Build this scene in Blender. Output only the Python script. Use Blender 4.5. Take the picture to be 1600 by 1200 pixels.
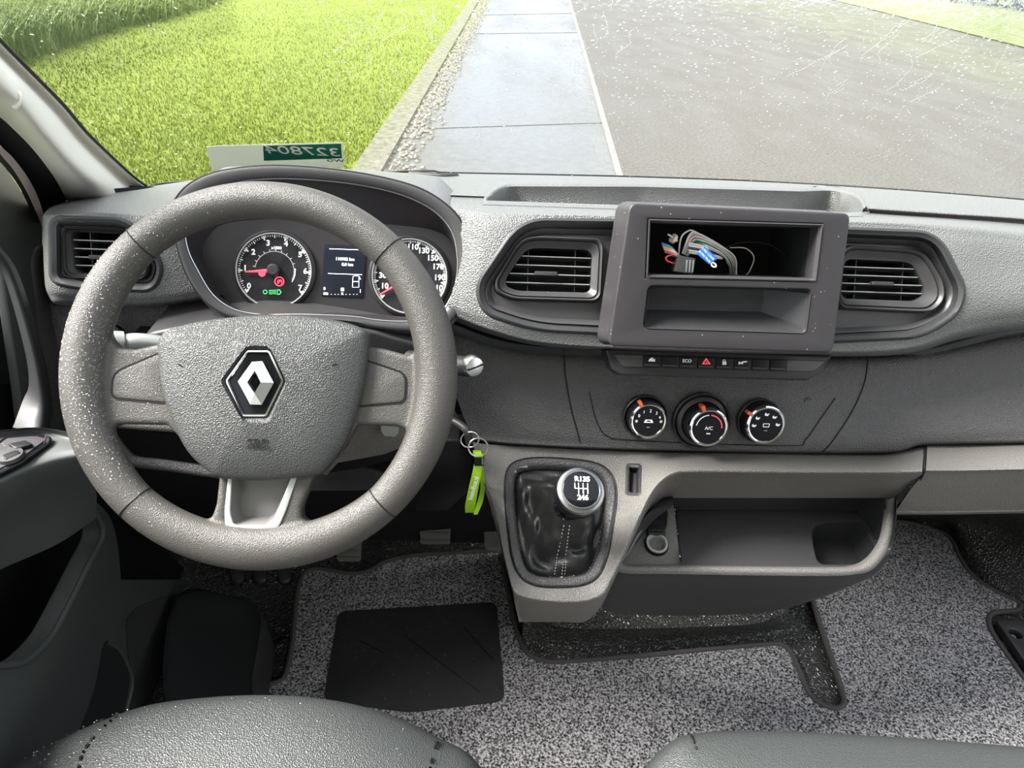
import bpy, bmesh, math, random
from mathutils import Vector, Matrix
V = Vector
PI = math.pi
SC = bpy.context.scene
for o in list(bpy.data.objects):
    bpy.data.objects.remove(o)
COL = SC.collection

# ------------------------------------------------------------------ camera
CAM = V((0, 0, 1.2))
FOC = 1080.0
def _basis(p, yaw, r):
    F = V((math.sin(yaw) * math.cos(p), math.cos(yaw) * math.cos(p), -math.sin(p)))
    R = V((math.cos(yaw), -math.sin(yaw), 0))
    U = R.cross(F)
    c, s = math.cos(r), math.sin(r)
    return c * R + s * U, -s * R + c * U, F
CR_, CU_, CF_ = _basis(.58465, .080447, .066755)
cd = bpy.data.cameras.new('camera')
cam = bpy.data.objects.new('camera', cd)
COL.objects.link(cam)
m3 = Matrix((CR_, CU_, -CF_)).transposed()
cam.matrix_world = Matrix.Translation(CAM) @ m3.to_4x4()
cd.sensor_width = 36
cd.lens = FOC / 1600 * 36
cd.clip_start = .01
cd.clip_end = 500
SC.camera = cam

# ------------------------------------------------------------------ sky, sun, exposure
SC.view_settings.view_transform = 'Standard'
SC.view_settings.look = 'None'
SC.view_settings.gamma = 1
SC.view_settings.use_curve_mapping = False
SC.view_settings.exposure = 1.15
SC.cycles.use_denoising = True
SC.cycles.max_bounces = 8
SC.cycles.transparent_max_bounces = 12
SC.cycles.caustics_refractive = False
SC.cycles.caustics_reflective = False
SC.cycles.sample_clamp_indirect = 6
w = bpy.data.worlds.new('sky')
SC.world = w
w.use_nodes = True
nt = w.node_tree
nt.nodes.clear()
wo = nt.nodes.new('ShaderNodeOutputWorld')
bg = nt.nodes.new('ShaderNodeBackground')
tc = nt.nodes.new('ShaderNodeTexCoord')
ns = nt.nodes.new('ShaderNodeTexNoise')
ns.inputs['Scale'].default_value = 2.2
ns.inputs['Detail'].default_value = 4
rp = nt.nodes.new('ShaderNodeValToRGB')
rp.color_ramp.elements[0].position = .38
rp.color_ramp.elements[0].color = (.74, .83, .97, 1)
rp.color_ramp.elements[1].position = .6
rp.color_ramp.elements[1].color = (1, 1, .98, 1)
nt.links.new(tc.outputs['Generated'], ns.inputs['Vector'])
nt.links.new(ns.outputs['Fac'], rp.inputs['Fac'])
nt.links.new(rp.outputs['Color'], bg.inputs['Color'])
bg.inputs['Strength'].default_value = .95
nt.links.new(bg.outputs['Background'], wo.inputs['Surface'])
sl = bpy.data.lights.new('sun', 'SUN')
sl.energy = 10.0
sl.angle = math.radians(30)
sl.color = (1, .97, .92)
sun = bpy.data.objects.new('sun', sl)
COL.objects.link(sun)
sun.rotation_euler = V((.68, -.08, -.74)).to_track_quat('-Z', 'Y').to_euler()

# ------------------------------------------------------------------ pixel -> point helpers
def ray(x, y):
    return (x - 800) / FOC * CR_ - (y - 600) / FOC * CU_ + CF_
def at(x, y, Y):
    d = ray(x, y)
    return CAM + d * (Y / d.y)
def atz(x, y, z):
    d = ray(x, y)
    return CAM + d * ((z - CAM.z) / d.z)
def atx(x, y, X):
    d = ray(x, y)
    return CAM + d * (X / d.x)
def pix(p):
    q = V(p) - CAM
    d = q.dot(CF_)
    return 800 + FOC * q.dot(CR_) / d, 600 - FOC * q.dot(CU_) / d
class Fr:
    """a flat frame standing in the cab: origin, x, y in the plane, z out of it"""
    def __init__(s, o, ex, ey):
        s.o = V(o); s.x = V(ex).normalized(); s.z = s.x.cross(V(ey)).normalized(); s.y = s.z.cross(s.x)
    def p(s, u, v, w=0.):
        return s.o + s.x * u + s.y * v + s.z * w
    def px(s, x, y, w=0.):
        d = ray(x, y)
        t = (s.o + s.z * w - CAM).dot(s.z) / d.dot(s.z)
        q = CAM + d * t - s.o
        return q.dot(s.x), q.dot(s.y)
    def P(s, x, y, w=0.):
        return s.p(*s.px(x, y, w), w)
    def poly(s, pts, w=0.):
        return [s.px(x, y, w) for x, y in pts]
    def loop(s, pts, w=0.):
        return [s.P(x, y, w) for x, y in pts]
    def mat(s, w=0.):
        m = Matrix((s.x, s.y, s.z)).transposed().to_4x4()
        return Matrix.Translation(s.o + s.z * w) @ m
def lean(o, deg, yaw=0.):
    a, b = math.radians(deg), math.radians(yaw)
    ex = V((math.cos(b), math.sin(b), 0))
    ey = V((-math.sin(b) * math.sin(a), math.cos(b) * math.sin(a), math.cos(a)))
    return Fr(o, ex, ey)
def fit(p0, p1, yaw=0.):
    """a frame through two points one above the other"""
    a, b = V(p0), V(p1)
    up = a - b
    up.x = 0
    return Fr(b, V((math.cos(yaw), math.sin(yaw), 0)), up)

# ------------------------------------------------------------------ object helpers
WL = {}
def link(o, parent=None):
    COL.objects.link(o)
    loc = WL.get(o.name, V((0, 0, 0)))
    if parent is not None:
        o.parent = parent
        o.location = loc - WL[parent.name]
    else:
        o.location = loc
    return o
def thing(name, label, cat, loc, group=None):
    o = bpy.data.objects.new(name, None)
    o.empty_display_size = .02
    WL[o.name] = V(loc)
    link(o)
    o['label'] = label; o['category'] = cat
    if group: o['group'] = group
    return o
def tag(o, label, cat, group=None, kind=None):
    o['label'] = label; o['category'] = cat
    if group: o['group'] = group
    if kind: o['kind'] = kind
    return o
def struct(o, label=None):
    o['kind'] = 'structure'
    if label: o['label'] = label
    return o
def fin(name, me, mat, parent=None, sharp=38, smooth=True, label=None, weld=True):
    bm = bmesh.new(); bm.from_mesh(me)
    if weld: bmesh.ops.remove_doubles(bm, verts=bm.verts, dist=2e-6)
    if not bm.verts:
        raise ValueError('empty mesh ' + name)
    lo = V((min(v.co[i] for v in bm.verts) for i in range(3)))
    hi = V((max(v.co[i] for v in bm.verts) for i in range(3)))
    c = (lo + hi) / 2
    if parent is None: c.z = lo.z
    for v in bm.verts: v.co -= c
    bm.to_mesh(me); bm.free()
    if smooth:
        me.polygons.foreach_set('use_smooth', [True] * len(me.polygons))
        me.set_sharp_from_angle(angle=math.radians(sharp))
    for m in (mat if isinstance(mat, (list, tuple)) else [mat]):
        me.materials.append(m)
    o = bpy.data.objects.new(name, me)
    WL[o.name] = c
    link(o, parent)
    if label: o['label'] = label
    return o
def mk(name, vs, fs, mat, parent=None, sharp=38, normals=True, **k):
    me = bpy.data.meshes.new(name)
    me.from_pydata([tuple(v) for v in vs], [], fs)
    me.update()
    if normals:
        bm = bmesh.new(); bm.from_mesh(me)
        bmesh.ops.recalc_face_normals(bm, faces=bm.faces)
        bm.to_mesh(me); bm.free()
    return fin(name, me, mat, parent, sharp, **k)
def cr(pts, n=8, closed=False):
    """Catmull-Rom through the points (any dimension)"""
    P = [tuple(p) for p in pts]; N = len(P); out = []
    segs = N if closed else N - 1
    for i in range(segs):
        g = lambda j: P[j % N] if closed else P[max(0, min(N - 1, j))]
        a, b, c, d = g(i - 1), g(i), g(i + 1), g(i + 2)
        if not closed and i == 0: a = tuple(2 * x - y for x, y in zip(b, c))
        if not closed and i == segs - 1: d = tuple(2 * y - x for x, y in zip(b, c))
        for k in range(n):
            t = k / n; t2 = t * t; t3 = t2 * t
            out.append(tuple(.5 * (2 * q + (r - p) * t + (2 * p - 5 * q + 4 * r - s) * t2 + (3 * q - p - 3 * r + s) * t3)
                             for p, q, r, s in zip(a, b, c, d)))
    if not closed: out.append(P[-1])
    return out
def fillet(poly, r, n=6):
    """round the corners of a closed 2D polygon; r one radius or one per corner"""
    N = len(poly); out = []
    for i in range(N):
        p = V(poly[i]).to_2d(); a = V(poly[i - 1]).to_2d() - p; b = V(poly[(i + 1) % N]).to_2d() - p
        rr = r[i] if isinstance(r, (list, tuple)) else r
        rr = min(rr, a.length * .48, b.length * .48)
        if rr <= 1e-6: out.append(tuple(p)); continue
        s = p + a.normalized() * rr; e = p + b.normalized() * rr
        for k in range(n + 1):
            t = k / n
            out.append(tuple((1 - t) ** 2 * s + 2 * t * (1 - t) * p + t * t * e))
    return out
def resample(pts, N, closed=True):
    P = [V(p) for p in pts]
    if closed: P = P + [P[0]]
    L = [0.]
    for a, b in zip(P, P[1:]): L.append(L[-1] + (b - a).length)
    tot = L[-1]; out = []; j = 0
    cnt = N if closed else N - 1
    for i in range(N):
        s = tot * i / cnt
        while j < len(L) - 2 and L[j + 1] < s: j += 1
        d = L[j + 1] - L[j]
        t = (s - L[j]) / d if d > 1e-12 else 0
        out.append(P[j].lerp(P[j + 1], min(1, max(0, t))))
    return out
def loft(name, loops, mat, parent=None, N=96, closed=True, cap0=False, cap1=False, rs=True, **k):
    Ls = [resample(l, N, closed) if rs else [V(p) for p in l] for l in loops]
    N = len(Ls[0])
    vs = [p for l in Ls for p in l]; fs = []
    for i in range(len(Ls) - 1):
        for j in range(N if closed else N - 1):
            a = i * N + j; b = i * N + (j + 1) % N
            fs.append((a, b, b + N, a + N))
    if cap0: fs.append(tuple(range(N))[::-1])
    if cap1: fs.append(tuple(range((len(Ls) - 1) * N, len(Ls) * N)))
    return mk(name, vs, fs, mat, parent, **k)
def grow(poly, d):
    """offset a closed 2D polygon outward by d (inward when negative)"""
    N = len(poly); A = sum(poly[i - 1][0] * poly[i][1] - poly[i][0] * poly[i - 1][1] for i in range(N))
    sg = 1 if A > 0 else -1; out = []
    for i in range(N):
        a, p, b = V(poly[i - 1]), V(poly[i]), V(poly[(i + 1) % N])
        e1 = (p - a); e2 = (b - p)
        if e1.length < 1e-9: e1 = e2
        if e2.length < 1e-9: e2 = e1
        n1 = V((e1.y, -e1.x)).normalized(); n2 = V((e2.y, -e2.x)).normalized()
        n = n1 + n2
        if n.length < .2: n = n1
        n.normalize()
        c = max(.5, n.dot(n1))
        out.append(tuple(p + n * (d * sg / c)))
    return out
def surf(rows, M=80, n=6, straight=False):
    """rows of control points -> (grid of points); smooth along and across"""
    R = []
    for r in rows:
        q = [at(*p) if not isinstance(p, Vector) else p for p in r]
        R.append(resample([V(x) for x in cr(q, 10)] if len(q) > 2 else q, M, False))
    out = []
    for j in range(M):
        col = [r[j] for r in R]
        out.append([V(x) for x in (col if straight else cr(col, n))])
    return [[out[j][i] for j in range(M)] for i in range(len(out[0]))]
def inpoly(x, y, poly):
    c = False; N = len(poly); j = N - 1
    for i in range(N):
        xi, yi = poly[i]; xj, yj = poly[j]
        if (yi > y) != (yj > y) and x < (xj - xi) * (y - yi) / (yj - yi) + xi: c = not c
        j = i
    return c
def gridmesh(name, G, mat, parent=None, cuts=(), thick=0., **k):
    """mesh of a grid of points; cuts = outlines of the openings that other parts fill"""
    H, W = len(G), len(G[0])
    vs = [p for r in G for p in r]; fs = []
    for i in range(H - 1):
        for j in range(W - 1):
            f = (i * W + j, i * W + j + 1, (i + 1) * W + j + 1, (i + 1) * W + j)
            if cuts:
                c = (vs[f[0]] + vs[f[2]]) / 2
                x, y = pix(c)
                if any(inpoly(x, y, q) for q in cuts): continue
            fs.append(f)
    o = mk(name, vs, fs, mat, parent, **k)
    if thick:
        s = o.modifiers.new('thickness', 'SOLIDIFY'); s.thickness = thick; s.offset = 0
    return o
def curve_mesh(cu, mw):
    ob = bpy.data.objects.new('tmp', cu)
    me = bpy.data.meshes.new_from_object(ob)
    bpy.data.objects.remove(ob); bpy.data.curves.remove(cu)
    me.transform(mw)
    me.materials.clear()
    return me
def plate(name, fr, outer, holes, w0, w1, bev, mat, parent=None, res=2, **k):
    """flat piece with openings, rounded edges; 2D outlines in the frame, from height w0 to w1"""
    cu = bpy.data.curves.new('c', 'CURVE'); cu.dimensions = '2D'; cu.fill_mode = 'BOTH'
    def clean(P): return [p for i, p in enumerate(P) if (V(p) - V(P[i - 1])).length > 5e-5]
    outer = clean(outer); holes = [clean(h) for h in holes]
    for poly in [outer] + list(holes):
        sp = cu.splines.new('POLY'); sp.points.add(len(poly) - 1)
        for i, p in enumerate(poly): sp.points[i].co = (p[0], p[1], 0, 1)
        sp.use_cyclic_u = True
    t = (w1 - w0) / 2
    cu.extrude = max(1e-5, t - bev); cu.bevel_depth = bev; cu.bevel_resolution = res; cu.offset = -bev
    me = curve_mesh(cu, fr.mat((w0 + w1) / 2))
    return fin(name, me, mat, parent, sharp=k.pop('sharp', 30), **k)
def text(name, s, fr, u, v, size, mat, parent=None, w=.0004, rot=0., mirror=False, ext=.0002, align='CENTER', sx=1., bold=0.):
    cu = bpy.data.curves.new('t', 'FONT'); cu.body = s; cu.size = size
    cu.align_x = align; cu.align_y = 'CENTER'; cu.extrude = ext; cu.resolution_u = 3; cu.offset = bold
    m = fr.mat(w) @ Matrix.Translation((u, v, 0)) @ Matrix.Rotation(rot, 4, 'Z') @ Matrix.Diagonal((-sx if mirror else sx, 1, 1, 1))
    return fin(name, curve_mesh(cu, m), mat, parent, smooth=False)
def textpx(name, s, fr, x, y, hpx, mat, parent=None, w=.0004, **k):
    """lettering centred on a point of the plane, cap height about hpx at that spot"""
    u, v = fr.px(x, y, w)
    sc = abs(fr.px(x, y - hpx, w)[1] - v) / .7
    return text(name, s, fr, u, v, sc, mat, parent, w, **k)
def tube(name, pts, r, mat, parent=None, closed=False, n=10, seg=6, smoothpath=True, flat=1., up=None, **k):
    P = [V(p) for p in (cr(pts, seg, closed) if smoothpath and len(pts) > 2 else pts)]
    N = len(P); vs = []; fs = []
    prev = None
    for i, p in enumerate(P):
        t = (P[(i + 1) % N] - P[i - 1]) if closed else (P[min(N - 1, i + 1)] - P[max(0, i - 1)])
        t.normalize()
        if prev is None:
            a = V(up) if up is not None else (V((0, 0, 1)) if abs(t.z) < .9 else V((1, 0, 0)))
            s = t.cross(a).normalized()
        else:
            s = (prev - t * prev.dot(t)).normalized()
        if up is not None: s = t.cross(V(up)).normalized()
        prev = s; b = s.cross(t).normalized()
        rr = r(i / (N - 1)) if callable(r) else r
        for kk in range(n):
            a = 2 * PI * kk / n
            vs.append(p + s * (math.cos(a) * rr) + b * (math.sin(a) * rr * flat))
    for i in range(N if closed else N - 1):
        for kk in range(n):
            a = i * n + kk; b = i * n + (kk + 1) % n; c = ((i + 1) % N) * n
            fs.append((a, b, c + (kk + 1) % n, c + kk))
    if not closed:
        fs.append(tuple(range(n))[::-1]); fs.append(tuple(range((N - 1) * n, N * n)))
    return mk(name, vs, fs, mat, parent, **k)
def lathe(name, fr, u, v, prof, mat, parent=None, n=48, sx=1., **k):
    """turned shape about the frame's z through (u, v); prof = [(radius, height), ...]"""
    vs = []; fs = []
    for r, h in prof:
        for i in range(n):
            a = 2 * PI * i / n
            vs.append(fr.p(u + math.cos(a) * max(r, 1e-5) * sx, v + math.sin(a) * max(r, 1e-5), h))
    for i in range(len(prof) - 1):
        for j in range(n):
            a = i * n + j; b = i * n + (j + 1) % n
            fs.append((a, b, b + n, a + n))
    return mk(name, vs, fs, mat, parent, **k)
def strip(name, fr, pts, wd, w0, w1, mat, parent=None, closed=False, **k):
    """thin raised or sunk line along 2D points of a frame"""
    P = [V(p) for p in pts]; N = len(P); L = []; R = []
    for i in range(N):
        t = (P[(i + 1) % N] - P[i - 1]) if closed else (P[min(N - 1, i + 1)] - P[max(0, i - 1)])
        t.normalize(); nn = V((-t.y, t.x)) * wd / 2
        L.append(P[i] + nn); R.append(P[i] - nn)
    vs = []; fs = []
    for l, r in zip(L, R):
        vs += [fr.p(l.x, l.y, w0), fr.p(l.x, l.y, w1), fr.p(r.x, r.y, w1), fr.p(r.x, r.y, w0)]
    for i in range(N if closed else N - 1):
        a = 4 * i; b = 4 * ((i + 1) % N)
        for q in range(3): fs.append((a + q, a + q + 1, b + q + 1, b + q))
    if not closed: fs += [(0, 1, 2, 3), (4 * N - 4, 4 * N - 3, 4 * N - 2, 4 * N - 1)]
    return mk(name, vs, fs, mat, parent, sharp=30, **k)
def box(name, c, d, mat, parent=None, bev=.0, rot=None, **k):
    vs = []; c = V(c)
    for x in (-1, 1):
        for y in (-1, 1):
            for z in (-1, 1):
                p = V((x * d[0] / 2, y * d[1] / 2, z * d[2] / 2))
                if rot is not None: p = rot @ p
                vs.append(c + p)
    fs = [(0, 1, 3, 2), (4, 6, 7, 5), (0, 4, 5, 1), (2, 3, 7, 6), (0, 2, 6, 4), (1, 5, 7, 3)]
    o = mk(name, vs, fs, mat, parent, **k)
    if bev:
        b = o.modifiers.new('round', 'BEVEL'); b.width = bev; b.segments = 3
    return o
def circ(cx, cy, r, n=48, sx=1., a0=0., a1=2 * PI, end=False):
    m = n + 1 if end else n
    return [(cx + math.cos(a0 + (a1 - a0) * i / n) * r * sx, cy + math.sin(a0 + (a1 - a0) * i / n) * r) for i in range(m)]

def longer(rows, d):
    """carry each row of control points on to the right by d metres"""
    out = []
    for r in rows:
        q = [at(*p) if not isinstance(p, Vector) else p for p in r]
        out.append(q + [q[-1] + (q[-1] - q[-2]).normalized() * d])
    return out
_lay = {}
def lay(G, x, y, off=0.):
    """the point of a grid surface that lies on the line of sight through (x, y), lifted off it a little"""
    if id(G) not in _lay: _lay[id(G)] = [(pix(p), i, j) for i, r in enumerate(G) for j, p in enumerate(r)]
    q = min(_lay[id(G)], key=lambda t: (t[0][0] - x) ** 2 + (t[0][1] - y) ** 2)
    i, j = q[1], q[2]
    from mathutils.geometry import intersect_ray_tri
    d = ray(x, y); best = None
    for a in range(max(0, i - 2), min(len(G) - 1, i + 2)):
        for b in range(max(0, j - 2), min(len(G[0]) - 1, j + 2)):
            p0, p1, p2, p3 = G[a][b], G[a][b + 1], G[a + 1][b + 1], G[a + 1][b]
            for tri in ((p0, p1, p2), (p0, p2, p3)):
                h = intersect_ray_tri(*tri, d, CAM, True)
                if h is not None and (best is None or h.y < best[0].y):
                    n = (tri[1] - tri[0]).cross(tri[2] - tri[0]).normalized()
                    if n.dot(d) > 0: n = -n
                    best = (h, n)
    if best is None: return at(x, y, G[i][j].y - off)
    return best[0] + best[1] * off
# ------------------------------------------------------------------ materials
def mat(name, col, rough=.5, metal=0., spec=.5, bump=None, vari=None, emit=None, dust=0., coat=0., alpha=None):
    """bump=(kind, scale, strength, distance); vari=(scale, other colour, contrast)"""
    m = bpy.data.materials.new(name); m.use_nodes = True
    nt = m.node_tree; b = nt.nodes['Principled BSDF']
    c4 = (*col, 1)
    b.inputs['Base Color'].default_value = c4
    b.inputs['Roughness'].default_value = rough
    b.inputs['Metallic'].default_value = metal
    b.inputs['Specular IOR Level'].default_value = spec
    if coat: b.inputs['Coat Weight'].default_value = coat; b.inputs['Coat Roughness'].default_value = .08
    tcn = nt.nodes.new('ShaderNodeTexCoord')
    last = None
    if vari:
        n = nt.nodes.new('ShaderNodeTexNoise'); n.inputs['Scale'].default_value = vari[0]; n.inputs['Detail'].default_value = 6
        nt.links.new(tcn.outputs['Object'], n.inputs['Vector'])
        r = nt.nodes.new('ShaderNodeValToRGB')
        h = vari[2] / 2
        r.color_ramp.elements[0].position = .5 - h; r.color_ramp.elements[1].position = .5 + h
        r.color_ramp.elements[0].color = c4; r.color_ramp.elements[1].color = (*vari[1], 1)
        nt.links.new(n.outputs['Fac'], r.inputs['Fac']); last = r.outputs['Color']
    if dust:
        n = nt.nodes.new('ShaderNodeTexVoronoi'); n.inputs['Scale'].default_value = 170
        nt.links.new(tcn.outputs['Object'], n.inputs['Vector'])
        n2 = nt.nodes.new('ShaderNodeTexNoise'); n2.inputs['Scale'].default_value = 60
        nt.links.new(tcn.outputs['Object'], n2.inputs['Vector'])
        mth = nt.nodes.new('ShaderNodeMath'); mth.operation = 'LESS_THAN'; mth.inputs[1].default_value = .10 * dust
        nt.links.new(n.outputs['Distance'], mth.inputs[0])
        gt = nt.nodes.new('ShaderNodeMath'); gt.operation = 'GREATER_THAN'; gt.inputs[1].default_value = .56
        nt.links.new(n2.outputs['Fac'], gt.inputs[0])
        mu = nt.nodes.new('ShaderNodeMath'); mu.operation = 'MULTIPLY'
        nt.links.new(mth.outputs[0], mu.inputs[0]); nt.links.new(gt.outputs[0], mu.inputs[1])
        mx = nt.nodes.new('ShaderNodeMix'); mx.data_type = 'RGBA'
        nt.links.new(mu.outputs[0], mx.inputs['Factor'])
        mx.inputs['A'].default_value = c4
        if last: nt.links.new(last, mx.inputs['A'])
        mx.inputs['B'].default_value = (.42, .4, .37, 1)
        last = mx.outputs['Result']
    if last: nt.links.new(last, b.inputs['Base Color'])
    if bump:
        kind, sc_, st, ds = bump
        if kind == 'grain':
            n = nt.nodes.new('ShaderNodeTexVoronoi'); n.feature = 'SMOOTH_F1'; n.inputs['Smoothness'].default_value = .4
            n.inputs['Scale'].default_value = sc_; out = n.outputs['Distance']
        elif kind == 'cells':
            n = nt.nodes.new('ShaderNodeTexVoronoi'); n.feature = 'DISTANCE_TO_EDGE'
            n.inputs['Scale'].default_value = sc_; out = n.outputs['Distance']
        else:
            n = nt.nodes.new('ShaderNodeTexNoise'); n.inputs['Scale'].default_value = sc_; n.inputs['Detail'].default_value = 5
            out = n.outputs['Fac']
        nt.links.new(tcn.outputs['Object'], n.inputs['Vector'])
        bn = nt.nodes.new('ShaderNodeBump'); bn.inputs['Strength'].default_value = st; bn.inputs['Distance'].default_value = ds
        if kind == 'cells':
            mr = nt.nodes.new('ShaderNodeMapRange'); mr.inputs['From Max'].default_value = .25
            nt.links.new(out, mr.inputs['Value']); out = mr.outputs['Result']
        nt.links.new(out, bn.inputs['Height']); nt.links.new(bn.outputs['Normal'], b.inputs['Normal'])
    if emit:
        b.inputs['Emission Color'].default_value = (*emit[0], 1); b.inputs['Emission Strength'].default_value = emit[1]
    return m
M = {}
M['pad'] = mat('dash_plastic', (.13, .131, .129), .30, spec=.6, bump=('grain', 680, 1., .0010), dust=.4)
M['low'] = mat('lower_dash_plastic', (.075, .072, .074), .40, bump=('grain', 680, 1., .0011))
M['mid'] = mat('smooth_plastic', (.05, .048, .05), .38, bump=('noise', 1500, .18, .0002), dust=.6)
M['fascia'] = mat('fascia_plastic', (.036, .033, .036), .45, spec=.35, bump=('noise', 1600, .3, .0003), dust=1.)
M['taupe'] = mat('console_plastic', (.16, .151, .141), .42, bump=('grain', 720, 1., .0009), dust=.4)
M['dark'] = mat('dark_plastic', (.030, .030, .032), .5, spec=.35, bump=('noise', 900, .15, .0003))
M['black'] = mat('black_plastic', (.010, .010, .011), .45, spec=.25)
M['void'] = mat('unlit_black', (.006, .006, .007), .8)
M['gloss'] = mat('gloss_black', (.006, .006, .008), .10, spec=.25)
M['chrome'] = mat('chrome', (.7, .7, .71), .12, metal=1.)
M['knob_metal'] = mat('knob_metal', (.34, .34, .34), .28, metal=1.)
M['satin'] = mat('satin_metal', (.62, .63, .62), .32, metal=1.)
M['silver'] = mat('silver_paint', (.40, .42, .40), .4, metal=.3)
M['rim'] = mat('wheel_foam', (.062, .058, .052), .38, bump=('grain', 1100, .9, .0005))
M['airbag'] = mat('airbag_cover', (.057, .059, .058), .34, bump=('grain', 850, 1., .0008))
M['insert'] = mat('spoke_insert', (.15, .145, .14), .5, bump=('grain', 800, .3, .0004))
M['white'] = mat('glow_white_print', (.8, .8, .8), .5, emit=((1, 1, 1), .06))  # print given a faint glow of its own
M['grey_print'] = mat('grey_print', (.35, .35, .35), .5)
M['lit'] = mat('lit_white', (.9, .9, .9), .5, emit=((.9, .95, 1), .8))
M['red'] = mat('lit_red', (.8, .05, .06), .5, emit=((1, .06, .1), 1.2))
M['green_l'] = mat('lit_green', (.05, .6, .1), .5, emit=((.1, .9, .25), .7))
M['orange'] = mat('orange_plastic', (.75, .13, .04), .45)
M['screen'] = mat('display_glass', (.016, .019, .03), .18, spec=.15)
M['face'] = mat('gauge_face', (.012, .012, .014), .5, spec=.15, vari=(40, (.03, .03, .033), .3))
M['clus'] = mat('cluster_plastic', (.03, .027, .03), .4, spec=.35, bump=('noise', 1500, .12, .0002), dust=.4)
M['trim'] = mat('pillar_trim', (.72, .70, .64), .6, bump=('noise', 1200, .15, .0003))
M['rubber'] = mat('rubber_floor', (.05, .05, .047), .26, spec=.8, bump=('cells', 165, .9, .0016))
M['heel'] = mat('heel_pad', (.016, .016, .016), .85, bump=('noise', 900, .6, .0006), dust=.9, vari=(9, (.024, .024, .024), .4))
M['piping'] = mat('mat_piping', (.075, .07, .068), .8, bump=('noise', 1400, .5, .0006))
M['seat'] = mat('seat_vinyl', (.038, .041, .041), .40, bump=('grain', 700, .9, .0008))
M['leather'] = mat('boot_leather', (.018, .018, .018), .34, bump=('grain', 700, .6, .0005))
M['thread'] = mat('grey_thread', (.5, .5, .48), .8)
M['door'] = mat('door_plastic', (.065, .07, .069), .5, spec=.35, bump=('noise', 900, .3, .0004), dust=.4)
M['paint'] = mat('body_paint', (.62, .52, .5), .3, coat=.4)
M['seal'] = mat('rubber_seal', (.008, .008, .008), .6)
M['lime'] = mat('lime_strap', (.42, .75, .02), .45)
M['pedal'] = mat('pedal_rubber', (.16, .155, .15), .5)
M['brass'] = mat('brass', (.45, .3, .15), .3, metal=1.)
M['head'] = mat('headliner', (.72, .71, .69), .9)  # pale so the unseen roof and bulkhead bounce light into the cab

# ================================================================== OUTSIDE
GZ = -.6
def mat_carpet():
    m = mat('carpet_pile', (.03, .029, .031), .95, spec=.15)
    nt = m.node_tree; b = nt.nodes['Principled BSDF']
    t = nt.nodes.new('ShaderNodeTexCoord')
    n = nt.nodes.new('ShaderNodeTexNoise'); n.inputs['Scale'].default_value = 260; n.inputs['Detail'].default_value = 4; n.inputs['Roughness'].default_value = .7
    r = nt.nodes.new('ShaderNodeValToRGB')
    r.color_ramp.elements[0].position = .42; r.color_ramp.elements[0].color = (.02, .02, .021, 1)
    r.color_ramp.elements[1].position = .62; r.color_ramp.elements[1].color = (.66, .635, .65, 1)
    nt.links.new(t.outputs['Object'], n.inputs['Vector']); nt.links.new(n.outputs['Fac'], r.inputs['Fac'])
    nt.links.new(r.outputs['Color'], b.inputs['Base Color'])
    bn = nt.nodes.new('ShaderNodeBump'); bn.inputs['Strength'].default_value = 1; bn.inputs['Distance'].default_value = .003
    nt.links.new(n.outputs['Fac'], bn.inputs['Height']); nt.links.new(bn.outputs['Normal'], b.inputs['Normal'])
    return m
M['carpet'] = mat_carpet()

def mat_lawn(name, c0, c1, sc):
    m = mat(name, c0, .8, spec=.2)
    nt = m.node_tree; b = nt.nodes['Principled BSDF']
    t = nt.nodes.new('ShaderNodeTexCoord')
    n = nt.nodes.new('ShaderNodeTexNoise'); n.inputs['Scale'].default_value = sc; n.inputs['Detail'].default_value = 8; n.inputs['Roughness'].default_value = .75
    n2 = nt.nodes.new('ShaderNodeTexNoise'); n2.inputs['Scale'].default_value = .8; n2.inputs['Detail'].default_value = 3
    r = nt.nodes.new('ShaderNodeValToRGB'); r.color_ramp.elements[0].position = .3; r.color_ramp.elements[1].position = .62
    r.color_ramp.elements[0].color = (*c0, 1); r.color_ramp.elements[1].color = (*c1, 1)
    ad = nt.nodes.new('ShaderNodeMath'); ad.operation = 'MULTIPLY_ADD'; ad.inputs[1].default_value = .35
    nt.links.new(t.outputs['Object'], n.inputs['Vector']); nt.links.new(t.outputs['Object'], n2.inputs['Vector'])
    su = nt.nodes.new('ShaderNodeMath'); su.operation = 'SUBTRACT'; su.inputs[1].default_value = .17
    nt.links.new(n2.outputs['Fac'], ad.inputs[0]); nt.links.new(n.outputs['Fac'], su.inputs[0]); nt.links.new(su.outputs[0], ad.inputs[2])
    nt.links.new(ad.outputs[0], r.inputs['Fac'])
    nt.links.new(r.outputs['Color'], b.inputs['Base Color'])
    bn = nt.nodes.new('ShaderNodeBump'); bn.inputs['Strength'].default_value = .6; bn.inputs['Distance'].default_value = .03
    nt.links.new(n.outputs['Fac'], bn.inputs['Height']); nt.links.new(bn.outputs['Normal'], b.inputs['Normal'])
    return m
M['lawn'] = mat_lawn('lawn_turf', (.072, .105, .009), (.138, .172, .024), 30)
M['blade'] = mat('grass_blade', (.10, .135, .012), .7, spec=.1, vari=(.9, (.138, .168, .024), .3))
M['tall'] = mat('tall_grass_blade', (.06, .105, .025), .6, spec=.2, vari=(2.5, (.14, .19, .06), .3))
M['fleck'] = mat('drop_fleck', (.5, .5, .48), .6)

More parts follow.
